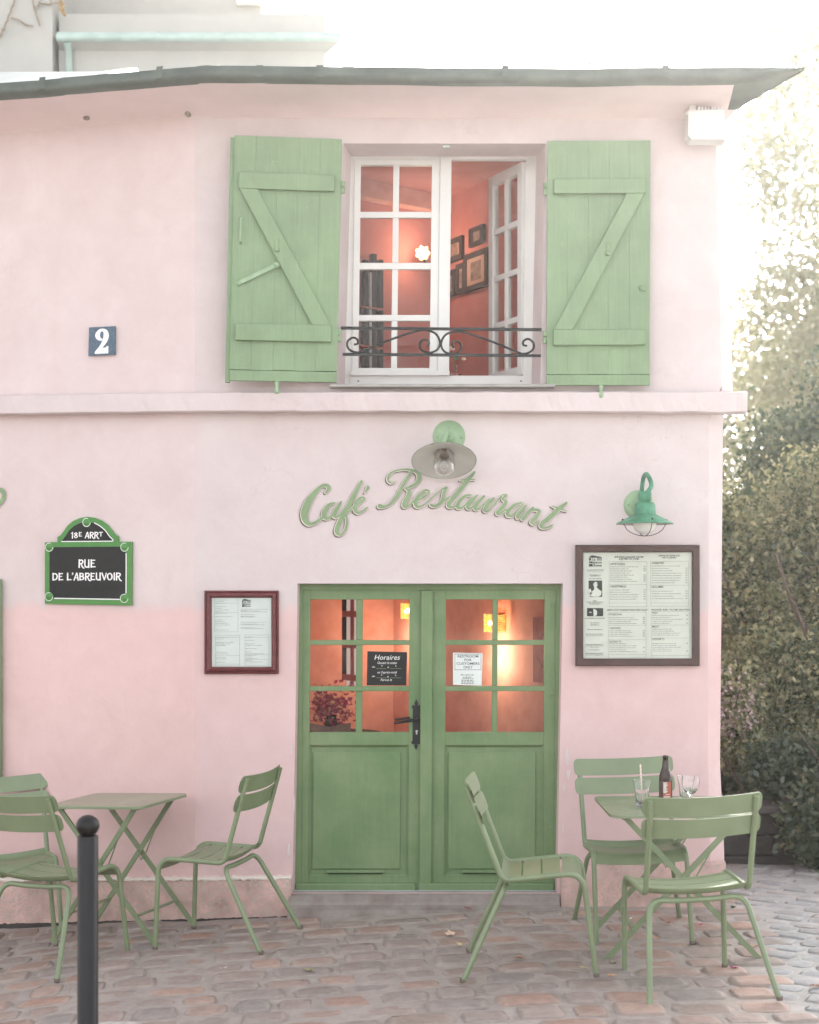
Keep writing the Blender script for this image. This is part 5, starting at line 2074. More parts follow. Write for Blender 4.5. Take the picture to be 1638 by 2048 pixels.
def interior():
    A0, C0, B0, nn = up_pts
    # framed pictures on the right-hand wall upstairs
    data = [(940, 968, 472, 37, True, 'unframed dark picture, topmost on the red wall inside the window'),
            (893, 926, 500, 46, False, 'black framed picture beside the white stile, upper left inside the window'),
            (929, 977, 541, 76, False, 'largest black framed print on the red wall inside the window'),
            (914, 932, 557, 60, False, 'narrow black framed picture between two others inside the window'),
            (896, 912, 567, 52, False, 'lowest black framed picture partly hidden by the white stile')]
    for x0, x1, yc, hp, dark, lab in data:
        a, n = wall_point(x0, yc, C0, B0, 0.012)
        b, n = wall_point(x1, yc, C0, B0, 0.012)
        c = (a + b) / 2
        w = (Vector((b.x, b.y, 0)) - Vector((a.x, a.y, 0))).length
        h = hp * c.y / F_PX
        rot = math.atan2((b - a).y, (b - a).x)
        t = thing('picture_frame', lab, 'picture', c, rot, 'pictures on the upstairs wall')
        mb = MB()
        f = 0.035 if not dark else 0.012
        frame_ring(mb, -w / 2, w / 2, -h / 2, h / 2, [(0, 0.012), (0, -0.012), (0.003, -0.014), (f, -0.012), (f, -0.004)])
        part('frame', mb, M['wood'], t)
        mb = MB()
        mb.rect(-w / 2 + f * 0.8, w / 2 - f * 0.8, -h / 2 + f * 0.8, h / 2 - f * 0.8, -0.003)
        part('mount', mb, M['wood'] if dark else paint('picture_mount', (0.55, 0.35, 0.25), 0.1, 10, 0.7, 0), t)
        mb = MB()
        mb.rect(-w * 0.22, w * 0.22, -h * 0.25, h * 0.25, -0.0045)
        part('print', mb, paint('picture_print', (0.16, 0.10, 0.08), 0.5, 30, 0.7, 0, second=(0.40, 0.24, 0.18)), t)
    # flower-shaped wall light
    p, n = wall_point(845, 508, A0, C0, 0.10)
    t = thing('wall_light', 'lit flower shaped glass wall light seen through the upper window', 'lamp', p)
    mb = MB()
    for k in range(7):
        a = R(360 / 7 * k)
        pts = []
        for q in range(5):
            r = 0.012 + 0.028 * math.sin(math.pi * q / 4)
            pts.append((0.006 + q * 0.011, r))
        u, v = math.cos(a), math.sin(a)
        vs = []
        for d_, w_ in pts:
            for s in (-1, 0, 1):
                vs.append((u * d_ - v * w_ * 0.45 * s, -0.012 - d_ * 0.3 - (0.012 if s == 0 else 0), v * d_ + u * w_ * 0.45 * s))
        mb.add(vs, [(i * 3 + j, i * 3 + j + 1, i * 3 + j + 4, i * 3 + j + 3) for i in range(4) for j in range(2)], True)
    part('glass_petals', mb, emit('petal_glow', (1.0, 0.62, 0.28), 0.45), t)
    mb = MB()
    mb.lathe([(0, 0.022), (0.012, 0.018), (0.016, 0.0), (0.010, -0.014), (0, -0.016)], 12, (0, -0.02, 0))
    part('bulb', mb, emit('bulb_glow', (1.0, 0.80, 0.52), 2.5), t)
    mb = MB()
    mb.tube([(0.0, 0.0, -0.01), (0.02, 0.06, -0.05), (0.03, 0.11, -0.04)], 0.006, 8)
    part('bracket', mb, M['wood'], t)
    li = bpy.data.lights.new('upstairs_lamp_light', 'POINT')
    li.energy = 0.9
    li.color = (1.0, 0.74, 0.52)
    li.shadow_soft_size = 0.05
    lo = bpy.data.objects.new('upstairs_lamp_light', li)
    link(lo, t)
    lo.location = (0, -0.10, 0.02)
    # woven wall lights downstairs
    P0, P1 = room_pts[0], room_pts[1]
    for px, py, lab, sz, en in ((1004, 1246, 'lit amber woven wall light behind the right door leaf', 1.0, 1.7), (834, 1222, 'lit amber woven wall light partly behind the middle of the door', 0.95, 1.7)):
        p, n = wall_point(px, py, P0, P1, 0.0)
        t = thing('woven_wall_light', lab, 'lamp', p, 0, 'woven wall lights in the ground floor room')
        mb = MB()
        side = Vector((n.y, -n.x, 0))
        mb.hull8([n * o + side * s + Vector((0, 0, z)) for z in (-0.055, 0.055) for o in (0.022, -0.002) for s in (-0.05, 0.05)], 0.003)
        part('back_plate', mb, M['wood'], t)
        mb = MB()
        nn_, h = 14, 0.052 * sz
        # half-drum of thin canes
        for k in range(11):
            z = -h + 2 * h * k / 10
            pts = []
            for q in range(9):
                a = math.pi * q / 8
                pts.append(n * (0.03 + 0.085 * math.sin(a)) + side * (0.10 * math.cos(a)) + Vector((0, 0, z + 0.003 * math.sin(q * 2 + k))))
            mb.tube(pts, 0.0042, 6)
        part('woven_shade', mb, emit('cane_glow', (1.0, 0.40, 0.08), 0.42), t)
        for s in (-0.026, 0.026):
            mb = MB()
            mb.lathe([(0, 0.016), (0.010, 0.013), (0.014, 0), (0.010, -0.013), (0, -0.016)], 12, n * 0.075 + side * s)
            part('bulb', mb, emit('filament_glow', (1.0, 0.72, 0.36), 9.0), t)
        li = bpy.data.lights.new('woven_lamp_light', 'POINT')
        li.energy = en
        li.color = (1.0, 0.74, 0.52)
        li.shadow_soft_size = 0.03
        lo = bpy.data.objects.new('woven_lamp_light', li)
        link(lo, t)
        lo.location = n * 0.15 + Vector((0, 0, -0.22))
    # posters on the right, small table with pink bouquet and open menu on the left
    p, n = wall_point(1083, 1300, P0, P1, 0.01)
    t = thing('wall_poster', 'dusky sketched poster on the wall behind the right door leaf', 'poster', p, math.atan2((P0 - P1).y, (P0 - P1).x))
    mb = MB()
    mb.box(-0.10, 0.10, -0.003, 0.003, -0.20, 0.20)
    part('sheet', mb, paint('poster_paper', (0.36, 0.12, 0.11), 0.2, 14, 0.8, 0), t)
    mb = MB()
    mb.ribbon([(-0.06, 0.15, .004), (-0.02, 0.05, .004), (0.03, 0.10, .004), (0.05, -0.02, .004), (0.0, -0.12, .004)], -0.0036, 6)
    mb.ribbon([(0.02, 0.0, .004), (0.06, -0.06, .004), (0.02, -0.10, .004), (-0.05, -0.04, .004)], -0.0039, 6)
    part('sketch', mb, M['wood'], t)
    d = 9.25
    c = at(668, 1462, d)
    zt = c.z - 0.01
    t = thing('indoor_table', 'dark round table inside behind the lower left door pane', 'table', (c.x, d, 0.05))
    mb = MB()
    mb.lathe([(0, zt - 0.05 + 0.0), (0.30, zt - 0.05), (0.31, zt - 0.06), (0.30, zt - 0.08), (0, zt - 0.08)], 32)
    part('table_top', mb, M['wood'], t)
    mb = MB()
    mb.lathe([(0.03, zt - 0.08), (0.025, 0.1), (0.2, 0.03), (0.22, 0.0)], 20)
    part('pedestal', mb, M['iron'], t)
    b = thing('pink_bouquet', 'bright pink flowers seen through the lower left door pane', 'flowers', (c.x - 0.02, d + 0.06, zt))
    mb = MB()
    pv = MB()
    rnd = random.Random(4)
    for q in range(420):
        v = Vector((rnd.gauss(0, 0.075), rnd.gauss(0, 0.05), abs(rnd.gauss(0.13, 0.06)) + 0.03))
        r_ = rnd.uniform(0.012, 0.022)
        a, e = rnd.uniform(0, 6.28), rnd.uniform(-1, 1)
        u = Vector((math.cos(a), math.sin(a), e)).normalized()
        w = u.cross(Vector((rnd.random(), rnd.random(), 1))).normalized()
        pv.add([v + u * r_, v + w * r_ * .8, v - u * r_, v - w * r_ * .8], [(0, 1, 2, 3)])
    part('petals', pv, paint('pink_petals', (0.55, 0.045, 0.16), 0.3, 30, 0.6, 0), b)
    mb.lathe([(0.0, 0.0), (0.035, 0.0), (0.045, 0.05), (0.03, 0.09), (0.035, 0.10)], 16)
    part('vase', mb, M['wood'], b)
    k = thing('open_menu', 'open menu booklet standing on the indoor table', 'booklet', (c.x - 0.02, d - 0.14, zt))
    for sgn in (-1, 1):
        mb = MB()
        x1, x0 = sgn * 0.13, 0.0
        xs = sorted((x0, x1))
        ang = 0.10 * sgn
        mb.add([(0, 0.0, 0.0), (sgn * 0.13, -0.05, 0.03), (sgn * 0.13, -0.02, 0.075), (0, 0.03, 0.045), (0, 0.004, 0.0), (sgn * 0.13, -0.046, 0.03), (sgn * 0.13, -0.016, 0.075), (0, 0.034, 0.045)], [(0, 1, 2, 3), (7, 6, 5, 4), (0, 4, 5, 1), (1, 5, 6, 2), (2, 6, 7, 3), (3, 7, 4, 0)])
        part('page', mb, paint('menu_page', (0.24, 0.16, 0.14), 0.2, 20, 0.7, 0), k)
    # small vase with roses on the inner sill
    dz = 8.78
    p = at(912, 751, dz)
    t = thing('rose_vase', 'small glass vase with pale roses on the inner sill of the open window', 'vase', p)
    mb = MB()
    mb.lathe([(0.0, 0.0), (0.034, 0.0), (0.036, 0.006), (0.012, 0.014), (0.010, 0.04), (0.016, 0.06)], 18)
    part('vase', mb, M['drinkglass'], t)
    g = paint('rose_stem', (0.10, 0.14, 0.07), 0.2, 30, 0.7, 0)
    mb = MB()
    mb.tube([(0, 0, 0.03), (-0.01, 0, 0.10), (-0.025, 0, 0.15)], 0.003, 6)
    mb.tube([(0, 0, 0.03), (0.015, 0, 0.07), (0.042, 0, 0.095)], 0.0025, 6)
    for vx, vz in ((-0.03, 0.115), (0.005, 0.10), (-0.05, 0.13)):
        mb.add([(vx - 0.022, 0, vz), (vx, -0.008, vz + 0.012), (vx + 0.022, 0, vz), (vx, 0.008, vz - 0.012)], [(0, 1, 2, 3)])
    part('stem', mb, g, t)
    rose = paint('rose_petals', (0.74, 0.55, 0.45), 0.15, 60, 0.6, 0)
    for (x, z, r) in ((-0.028, 0.16, 0.021), (0.045, 0.097, 0.014)):
        mb = MB()
        for ring, (rr, hh) in enumerate(((1.0, -0.2), (0.8, 0.15), (0.5, 0.4))):
            for q in range(5):
                a = R(72 * q + 36 * ring)
                ctr = Vector((math.cos(a) * r * rr * 0.5, math.sin(a) * r * rr * 0.5, hh * r))
                mb.lathe([(0, 0.5 * r * rr), (0.4 * r * rr, 0.35 * r * rr), (0.55 * r * rr, 0), (0.3 * r * rr, -0.35 * r * rr)], 8, Vector((x, 0, z)) + ctr)
        part('rose', mb, rose, t)


interior()


# ------------------------------------------------------------------ chairs and tables
def chair_meshes():
    out = []
    side2 = [(-0.272, 0.866), (-0.128, 0.440), (0.232, 0.466), (0.272, 0.0)]
    pl = fillet([(0, a, b) for a, b in side2], [0.05, 0.085], 8)
    for s in (-1, 1):
        mb = MB()
        n = len(pl)
        pts = []
        for p in pl:
            x = 0.232 + 0.006 * (1 - min(1, p.z / 0.44)) * (1 if p.y > 0 else 0)
            pts.append((s * x, p.y, p.z))
        mb.tube(pts, 0.0128, 12)
        out.append(('side_tube', mb, 'chair', []))
    # rear hoop
    mb = MB()
    hp = fillet([(-0.283, -0.325, 0.0), (-0.215, -0.118, 0.412), (-0.07, -0.112, 0.402), (0.07, -0.112, 0.402), (0.215, -0.118, 0.412), (0.283, -0.325, 0.0)], [0.07, 0.3, 0.3, 0.07], 7)
    mb.tube(hp, 0.0128, 12)
    out.append(('rear_legs', mb, 'chair', []))
    # feet
    for x, y in ((-0.238, 0.272), (0.238, 0.272), (-0.283, -0.325), (0.283, -0.325)):
        mb = MB()
        mb.lathe([(0, -0.004), (0.013, -0.003), (0.0145, 0.004), (0.0138, 0.014)], 10, (x, y, 0.002))
        out.append(('foot', mb, 'foot', []))
    # seat slats follow the side tube
    dist = [0]
    for a, b in zip(pl[:-1], pl[1:]):
        dist.append(dist[-1] + (b - a).length)
    ys, zs = [p.y for p in pl], [p.z for p in pl]
    s0 = next(d for d, p in zip(dist, pl) if p.z < 0.475)
    s1 = next(d for d, p in zip(dist, pl) if p.y > 0.2 and p.z < 0.405)
    tot = s1 - s0
    fr = [0.25, 0.22, 0.22, 0.31]
    a = s0
    for q, f in enumerate(fr):
        b = a + tot * f
        lo, hi = a + (0.0 if q == 0 else 0.004), b - 0.004
        mb = MB()
        nv, nu = 7, 13
        top, bot = [], []
        for i in range(nu):
            u = -1 + 2 * i / (nu - 1)
            for j in range(nv):
                ss = lo + (hi - lo) * j / (nv - 1)
                y, z = float(np.interp(ss, dist, ys)), float(np.interp(ss, dist, zs))
                dish = 0.019 * (1 - u * u) * (1.0 if y < 0.19 else max(0.2, 1 - (y - 0.19) * 10))
                if q == 0 and j < 2:
                    dish *= 0.8
                top.append((u * 0.228, y, z + 0.004 - dish))
                bot.append((u * 0.228, y + (0.003 if y > 0.24 else 0) * -1, z + 0.0005 - dish))
        mb.add(top, [(i * nv + j, (i + 1) * nv + j, (i + 1) * nv + j + 1, i * nv + j + 1) for i in range(nu - 1) for j in range(nv - 1)], True)
        mb.add(bot, [(i * nv + j, i * nv + j + 1, (i + 1) * nv + j + 1, (i + 1) * nv + j) for i in range(nu - 1) for j in range(nv - 1)], True)
        for j in (0, nv - 1):
            vs = [top[i * nv + j] for i in range(nu)] + [bot[i * nv + j] for i in range(nu)]
            mb.add(vs, [(i, i + 1, i + 1 + nu, i + nu) if j else (i + 1, i, i + nu, i + 1 + nu) for i in range(nu - 1)])
        out.append(('seat_slat', mb, 'chair', []))
        a = b
    # back slats: bowed, with rounded ends, in front of the tubes
    d2 = Vector((0, -0.272 + 0.128, 0.866 - 0.440)).normalized()
    nrm = Vector((0, d2.z, -d2.y))
    for base in (0.013, 0.115):
        mb = MB()
        H, rad, half = 0.090, 0.026, 0.264
        xs = [-half, -half + 0.003, -half + 0.009, -half + 0.018, -half + rad] + list(np.linspace(-half + rad, half - rad, 13)[1:-1]) + [half - rad, half - 0.018, half - 0.009, half - 0.003, half]
        fr_, bk = [], []
        for x in xs:
            e = max(0, abs(x) - (half - rad))
            hh = H / 2 - (rad - math.sqrt(max(0, rad * rad - e * e)))
            bow = -0.030 * (1 - (x / half) ** 2)
            for sgn in (-1, 1):
                c = Vector((0, -0.272, 0.866)) - d2 * (base + H / 2 - 0.024) + d2 * sgn * hh + nrm * (0.0145 + bow)
                fr_.append((x, (c + nrm * 0.0042).y, (c + nrm * 0.0042).z))
                bk.append((x, c.y, c.z))
        n = len(xs)
        mb.add(fr_, [(2 * i, 2 * i + 1, 2 * i + 3, 2 * i + 2) for i in range(n - 1)], True)
        mb.add(bk, [(2 * i, 2 * i + 2, 2 * i + 3, 2 * i + 1) for i in range(n - 1)], True)
        mb.add(fr_ + bk, [(2 * i, 2 * i + 2, 2 * i + 2 + 2 * n, 2 * i + 2 * n) for i in range(n - 1)] + [(2 * i + 3, 2 * i + 1, 2 * i + 1 + 2 * n, 2 * i + 3 + 2 * n) for i in range(n - 1)])
        out.append(('back_slat', mb, 'chair', []))
    return out


CHAIRS = [
    (1.258, 6.674, 6.3, 0.024, 'green metal chair nearest the camera with its back to us, before the right table'),
    (0.587, 6.971, -95.1, 0.040, 'green metal chair in side view facing right, in front of the right door leaf'),
    (1.168, 7.734, 180.2, 0.016, 'green metal chair against the wall below the large menu board, facing the camera'),
    (-0.972, 7.813, 73.9, -0.034, 'green metal chair just left of the door, turned to the left table'),
    (-1.783, 7.573, -27.5, -0.090, 'green metal chair with its back to us at the left border, before the left table'),
    (-2.202, 8.300, 201.5, -0.148, 'green metal chair at the left border facing us, against the left wing wall'),
]


def ground_tilt(x):
    return -math.atan((gz(x + 0.3) - gz(x - 0.3)) / 0.6)


proto = None
for x, y, rot, z, lab in CHAIRS:
    if proto is None:
        proto = thing('metal_chair', lab, 'chair', (0, 0, 0), 0, 'green metal chairs on the terrace')
        for n_, mb_, mt_, _ in chair_meshes():
            part(n_, mb_, M[mt_], proto)
        c = proto
    else:
        c = copy_tree(proto)
        c['label'] = lab
    c.location = (x, y, z)
    sl = 0.045 if abs(x) < 1.0 or x < 0 else 0.035
    c.rotation_mode = 'XYZ'
    c.rotation_euler = (Matrix.Rotation(-math.atan(sl), 4, 'Y') @ Matrix.Rotation(R(rot), 4, 'Z')).to_euler()


def rrect(w, d, r, n=5):
    pts = []
    for cx_, cy_, a0 in ((w / 2 - r, d / 2 - r, 0), (-w / 2 + r, d / 2 - r, 90), (-w / 2 + r, -d / 2 + r, 180), (w / 2 - r, -d / 2 + r, 270)):
        for k in range(n + 1):
            a = R(a0 + 90 * k / n)
            pts.append((cx_ + r * math.cos(a), cy_ + r * math.sin(a)))
    return pts


def folding_table(lab, x, y, z, rot, w, d, h, zs):
    t = thing('folding_table', lab, 'table', (x, y, z), 0, 'green folding tables on the terrace')
    t.rotation_euler = (Matrix.Rotation(-math.atan(zs), 4, 'Y') @ Matrix.Rotation(R(rot), 4, 'Z')).to_euler()
    mb = MB()
    o = rrect(w, d, 0.05)
    i1 = rrect(w - 0.008, d - 0.008, 0.046)
    n = len(o)
    vs = [(p[0], p[1], h) for p in i1] + [(p[0], p[1], h - 0.004) for p in o] + [(p[0], p[1], h - 0.016) for p in o] + [(p[0], p[1], h - 0.016) for p in i1]
    fs = [tuple(range(n))]
    for q in range(3):
        fs += [(q * n + (k + 1) % n, q * n + k, (q + 1) * n + k, (q + 1) * n + (k + 1) % n) for k in range(n)]
    fs.append(tuple(range(4 * n - 1, 3 * n - 1, -1)))
    mb.add(vs, fs)
    part('table_top', mb, M['tabletop'], t)
    hx = w / 2 - 0.075
    fx = w / 2 + 0.02
    for j, yy in enumerate((-d / 2 + 0.045, d / 2 - 0.045)):
        sgn = -1 if j == 0 else 1
        for k, (sx, off) in enumerate(((-1, 0.0), (1, 0.016))):
            mb = MB()
            yo = yy - sgn * off
            mb.bar((sx * hx, yo, h - 0.018), (-sx * fx, yo, 0.004), 0.010, 0.024, up=(0, 1, 0)) if False else mb.bar((sx * hx, yo, h - 0.018), (-sx * fx, yo, 0.004), 0.026, 0.011, up=(0, 1, 0))
            part('leg', mb, M['chair'], t)
            mb = MB()
            mb.box(-sx * fx - 0.022, -sx * fx + 0.022, yo - 0.010, yo + 0.010, -0.002, 0.008, 0.002)
            part('foot', mb, M['chair'], t)
        mb = MB()
        cz = h * fx / (hx + fx)
        mb.lathe([(0, -0.016), (0.012, -0.014), (0.012, 0.014), (0, 0.016)], 10, (0, yy - sgn * 0.008, cz), Matrix.Rotation(R(90), 4, 'X'))
        part('pivot', mb, M['chair'], t)
    for sx, zz, yo in ((-1, 0.15, 0.0), (1, 0.15, 0.016)):
        f = zz / h
        xx = sx * (fx - (fx + hx) * f)
        mb = MB()
        mb.bar((xx, -d / 2 + 0.05 + yo, zz), (xx, d / 2 - 0.05 - yo, zz), 0.022, 0.009)
        part('stretcher', mb, M['chair'], t)
    for yy in (-d / 2 + 0.065, d / 2 - 0.065):
        mb = MB()
        mb.tube([(hx * 0.62, yy, h - 0.12), (hx * 0.2, yy, h - 0.32), (hx * 0.05, yy, h - 0.36), (0.0, yy, h - 0.33)], 0.004, 6)
        part('stay_rod', mb, M['chair'], t)
    for sx in (-1, 1):
        mb = MB()
        mb.bar((sx * hx, -d / 2 + 0.05, h - 0.024), (sx * hx, d / 2 - 0.05, h - 0.024), 0.03, 0.012)
        part('top_rail', mb, M['chair'], t)
    return t


folding_table('empty green folding table left of the door by the left wing wall', -1.545, 8.12, -0.078, -22, 0.61, 0.50, 0.733, 0.05)
TBZ = 0.012
folding_table('green folding table with a bottle and glasses, right of the door', 1.305, 7.447, TBZ, 0, 0.70, 0.69, 0.705, 0)
TT = TBZ + 0.705


# ---- on the right table
def drinks():
    b = at(1331, 1604, F_PX * (EYE - TT) / (1604 - HY))
    t = thing('beer_bottle', 'brown glass beer bottle with an orange label on the right table', 'bottle', (b.x, b.y, TT))
    mb = MB()
    mb.lathe([(0.0, 0.002), (0.028, 0.0), (0.0325, 0.006), (0.0330, 0.03), (0.0330, 0.115), (0.0310, 0.135), (0.0235, 0.158), (0.0175, 0.178), (0.0145, 0.21), (0.0138, 0.222), (0.0150, 0.224), (0.0150, 0.231), (0.0135, 0.2345), (0.010, 0.2345), (0.010, 0.20)], 32)
    part('glass', mb, paint('brown_bottle', (0.035, 0.013, 0.008), 0.15, 30, 0.08, 0), t)
    mb = MB()

    def wrap(mb, a0, a1, z0, z1, r):
        n = 10
        vs = []
        for k in range(n + 1):
            a = R(a0 + (a1 - a0) * k / n)
            vs += [(r * math.sin(a), -r * math.cos(a), z0), (r * math.sin(a), -r * math.cos(a), z1)]
        mb.add(vs, [(2 * i, 2 * i + 2, 2 * i + 3, 2 * i + 1) for i in range(n)], True)
    wrap(mb, -80, 78, 0.022, 0.108, 0.0333)
    lab = part('label', mb, paint('label_dark', (0.09, 0.055, 0.05), 0.1, 40, 0.6, 0), t)
    mb = MB()
    wrap(mb, -32, 44, 0.020, 0.104, 0.0336)
    part('label_panel', mb, M['labelred'], lab)
    mb = MB()
    rnd = random.Random(8)
    for k in range(9):
        z0 = 0.050 + 0.006 * k
        wrap(mb, -28, -4 + rnd.uniform(0, 14), z0, z0 + 0.0045, 0.0339)
    wrap(mb, -24, 36, 0.028, 0.032, 0.0339)
    wrap(mb, -10, 30, 0.040, 0.043, 0.0339)
    part('label_print', mb, M['paperwhite'], lab)
    # glass with straw
    g = at(1284, 1612, F_PX * (EYE - TT) / (1612 - HY))

    def tumbler(label, loc, hgt):
        t = thing('tumbler', label, 'glass', loc)
        mb = MB()
        mb.lathe([(0, 0.004), (0.026, 0.004), (0.030, 0.006), (0.0345, 0.055), (0.0355, 0.07), (0.0385, 0.09), (0.0455, hgt)], 40)
        mb.lathe([(0.0445, hgt - 0.0005), (0.037, 0.091), (0.033, 0.07), (0.0315, 0.055), (0.027, 0.014), (0, 0.014)], 40)
        mb.lathe([(0.0455, hgt), (0.0452, hgt + 0.0012), (0.0445, hgt)], 40)
        part('glass', mb, M['drinkglass'], t)
        mb = MB()
        for k in range(10):
            a = R(36 * k + 9)
            u = Vector((math.cos(a), math.sin(a), 0))
            mb.tube([u * 0.030 + Vector((0, 0, 0.006)), u * 0.0352 + Vector((0, 0, 0.055)), u * 0.0362 + Vector((0, 0, 0.068))], [0.0020, 0.0024, 0.0008], 6)
        part('flutes', mb, M['drinkglass'], t)
        mb = MB()
        mb.lathe([(0, 0.0), (0.024, 0.0), (0.029, 0.004), (0.026, 0.012), (0, 0.0125)], 30)
        part('base', mb, M['drinkglass'], t)
        return t
    tumbler('fluted tumbler with a striped straw, left of the beer bottle', (g.x, g.y, TT), 0.128)
    st = thing('paper_straw', 'striped paper straw standing in the left tumbler', 'straw', (g.x, g.y, TT + 0.015))
    mb = MB()
    p0, p1 = Vector((0.002, 0.0, 0)), Vector((-0.004, 0.028, 0.188))
    n = 26
    mb.tube([p0.lerp(p1, k / n) for k in range(n + 1)], 0.0042, 10)
    part('paper_tube', mb, M['straw'], st)
    mb = MB()
    axis = (p1 - p0).normalized()
    u = axis.cross(Vector((1, 0, 0))).normalized()
    v = axis.cross(u)
    hel = [p0.lerp(p1, k / 120) + (u * math.cos(k * 0.55) + v * math.sin(k * 0.55)) * 0.0038 for k in range(121)]
    mb.tube(hel, 0.0012, 5)
    part('stripe', mb, M['strawred'], st)
    d2 = 7.60
    p = at(1372, 1600, d2)
    tumbler('fluted tumbler standing behind the stemmed glass', (p.x, d2, TT), 0.125)
    d3 = 7.46
    p = at(1381, 1600, d3)
    t = thing('stemmed_glass', 'empty stemmed water glass right of the beer bottle', 'glass', (p.x, d3, TT))
    mb = MB()
    mb.lathe([(0, 0.001), (0.033, 0.001), (0.034, 0.003), (0.014, 0.007), (0.0065, 0.014), (0.006, 0.04), (0.010, 0.052), (0.024, 0.060), (0.036, 0.078), (0.043, 0.102), (0.0435, 0.122), (0.0405, 0.145)], 40)
    mb.lathe([(0.0398, 0.1448), (0.0425, 0.122), (0.042, 0.102), (0.035, 0.079), (0.022, 0.064), (0, 0.057)], 40)
    part('glass', mb, M['drinkglass'], t)


drinks()


# ---- bollard
def bollard():
    d = 5.72
    x = (175.5 - CX) * d / F_PX
    zg = gz(x, d)
    top = EYE - (1628 - HY) * d / F_PX
    t = thing('bollard', 'dark brown iron bollard with a round ball top in the left foreground', 'bollard', (x, d, zg))
    h = top - zg
    r = 0.0395
    mb = MB()
    mb.lathe([(r + 0.02, 0.0), (r + 0.018, 0.01), (r, 0.03), (r, h - 0.085), (r - 0.002, h - 0.082), (r - 0.006, h - 0.080), (0.0, h - 0.079)], 40)
    part('post', mb, M['bollard'], t)
    mb = MB()
    pr = [(0.020, h - 0.0805), (0.024, h - 0.078), (0.0165, h - 0.0735)]
    R0 = 0.0445
    zc = h - R0 + 0.005
    for k in range(3, 17):
        a = R(-90 + 180 * k / 16)
        pr.append((max(0.0, R0 * math.cos(a)), zc - 0.005 + R0 * math.sin(a) * 0.93))
    mb.lathe(pr, 40)
    part('ball', mb, M['bollard'], t)


bollard()


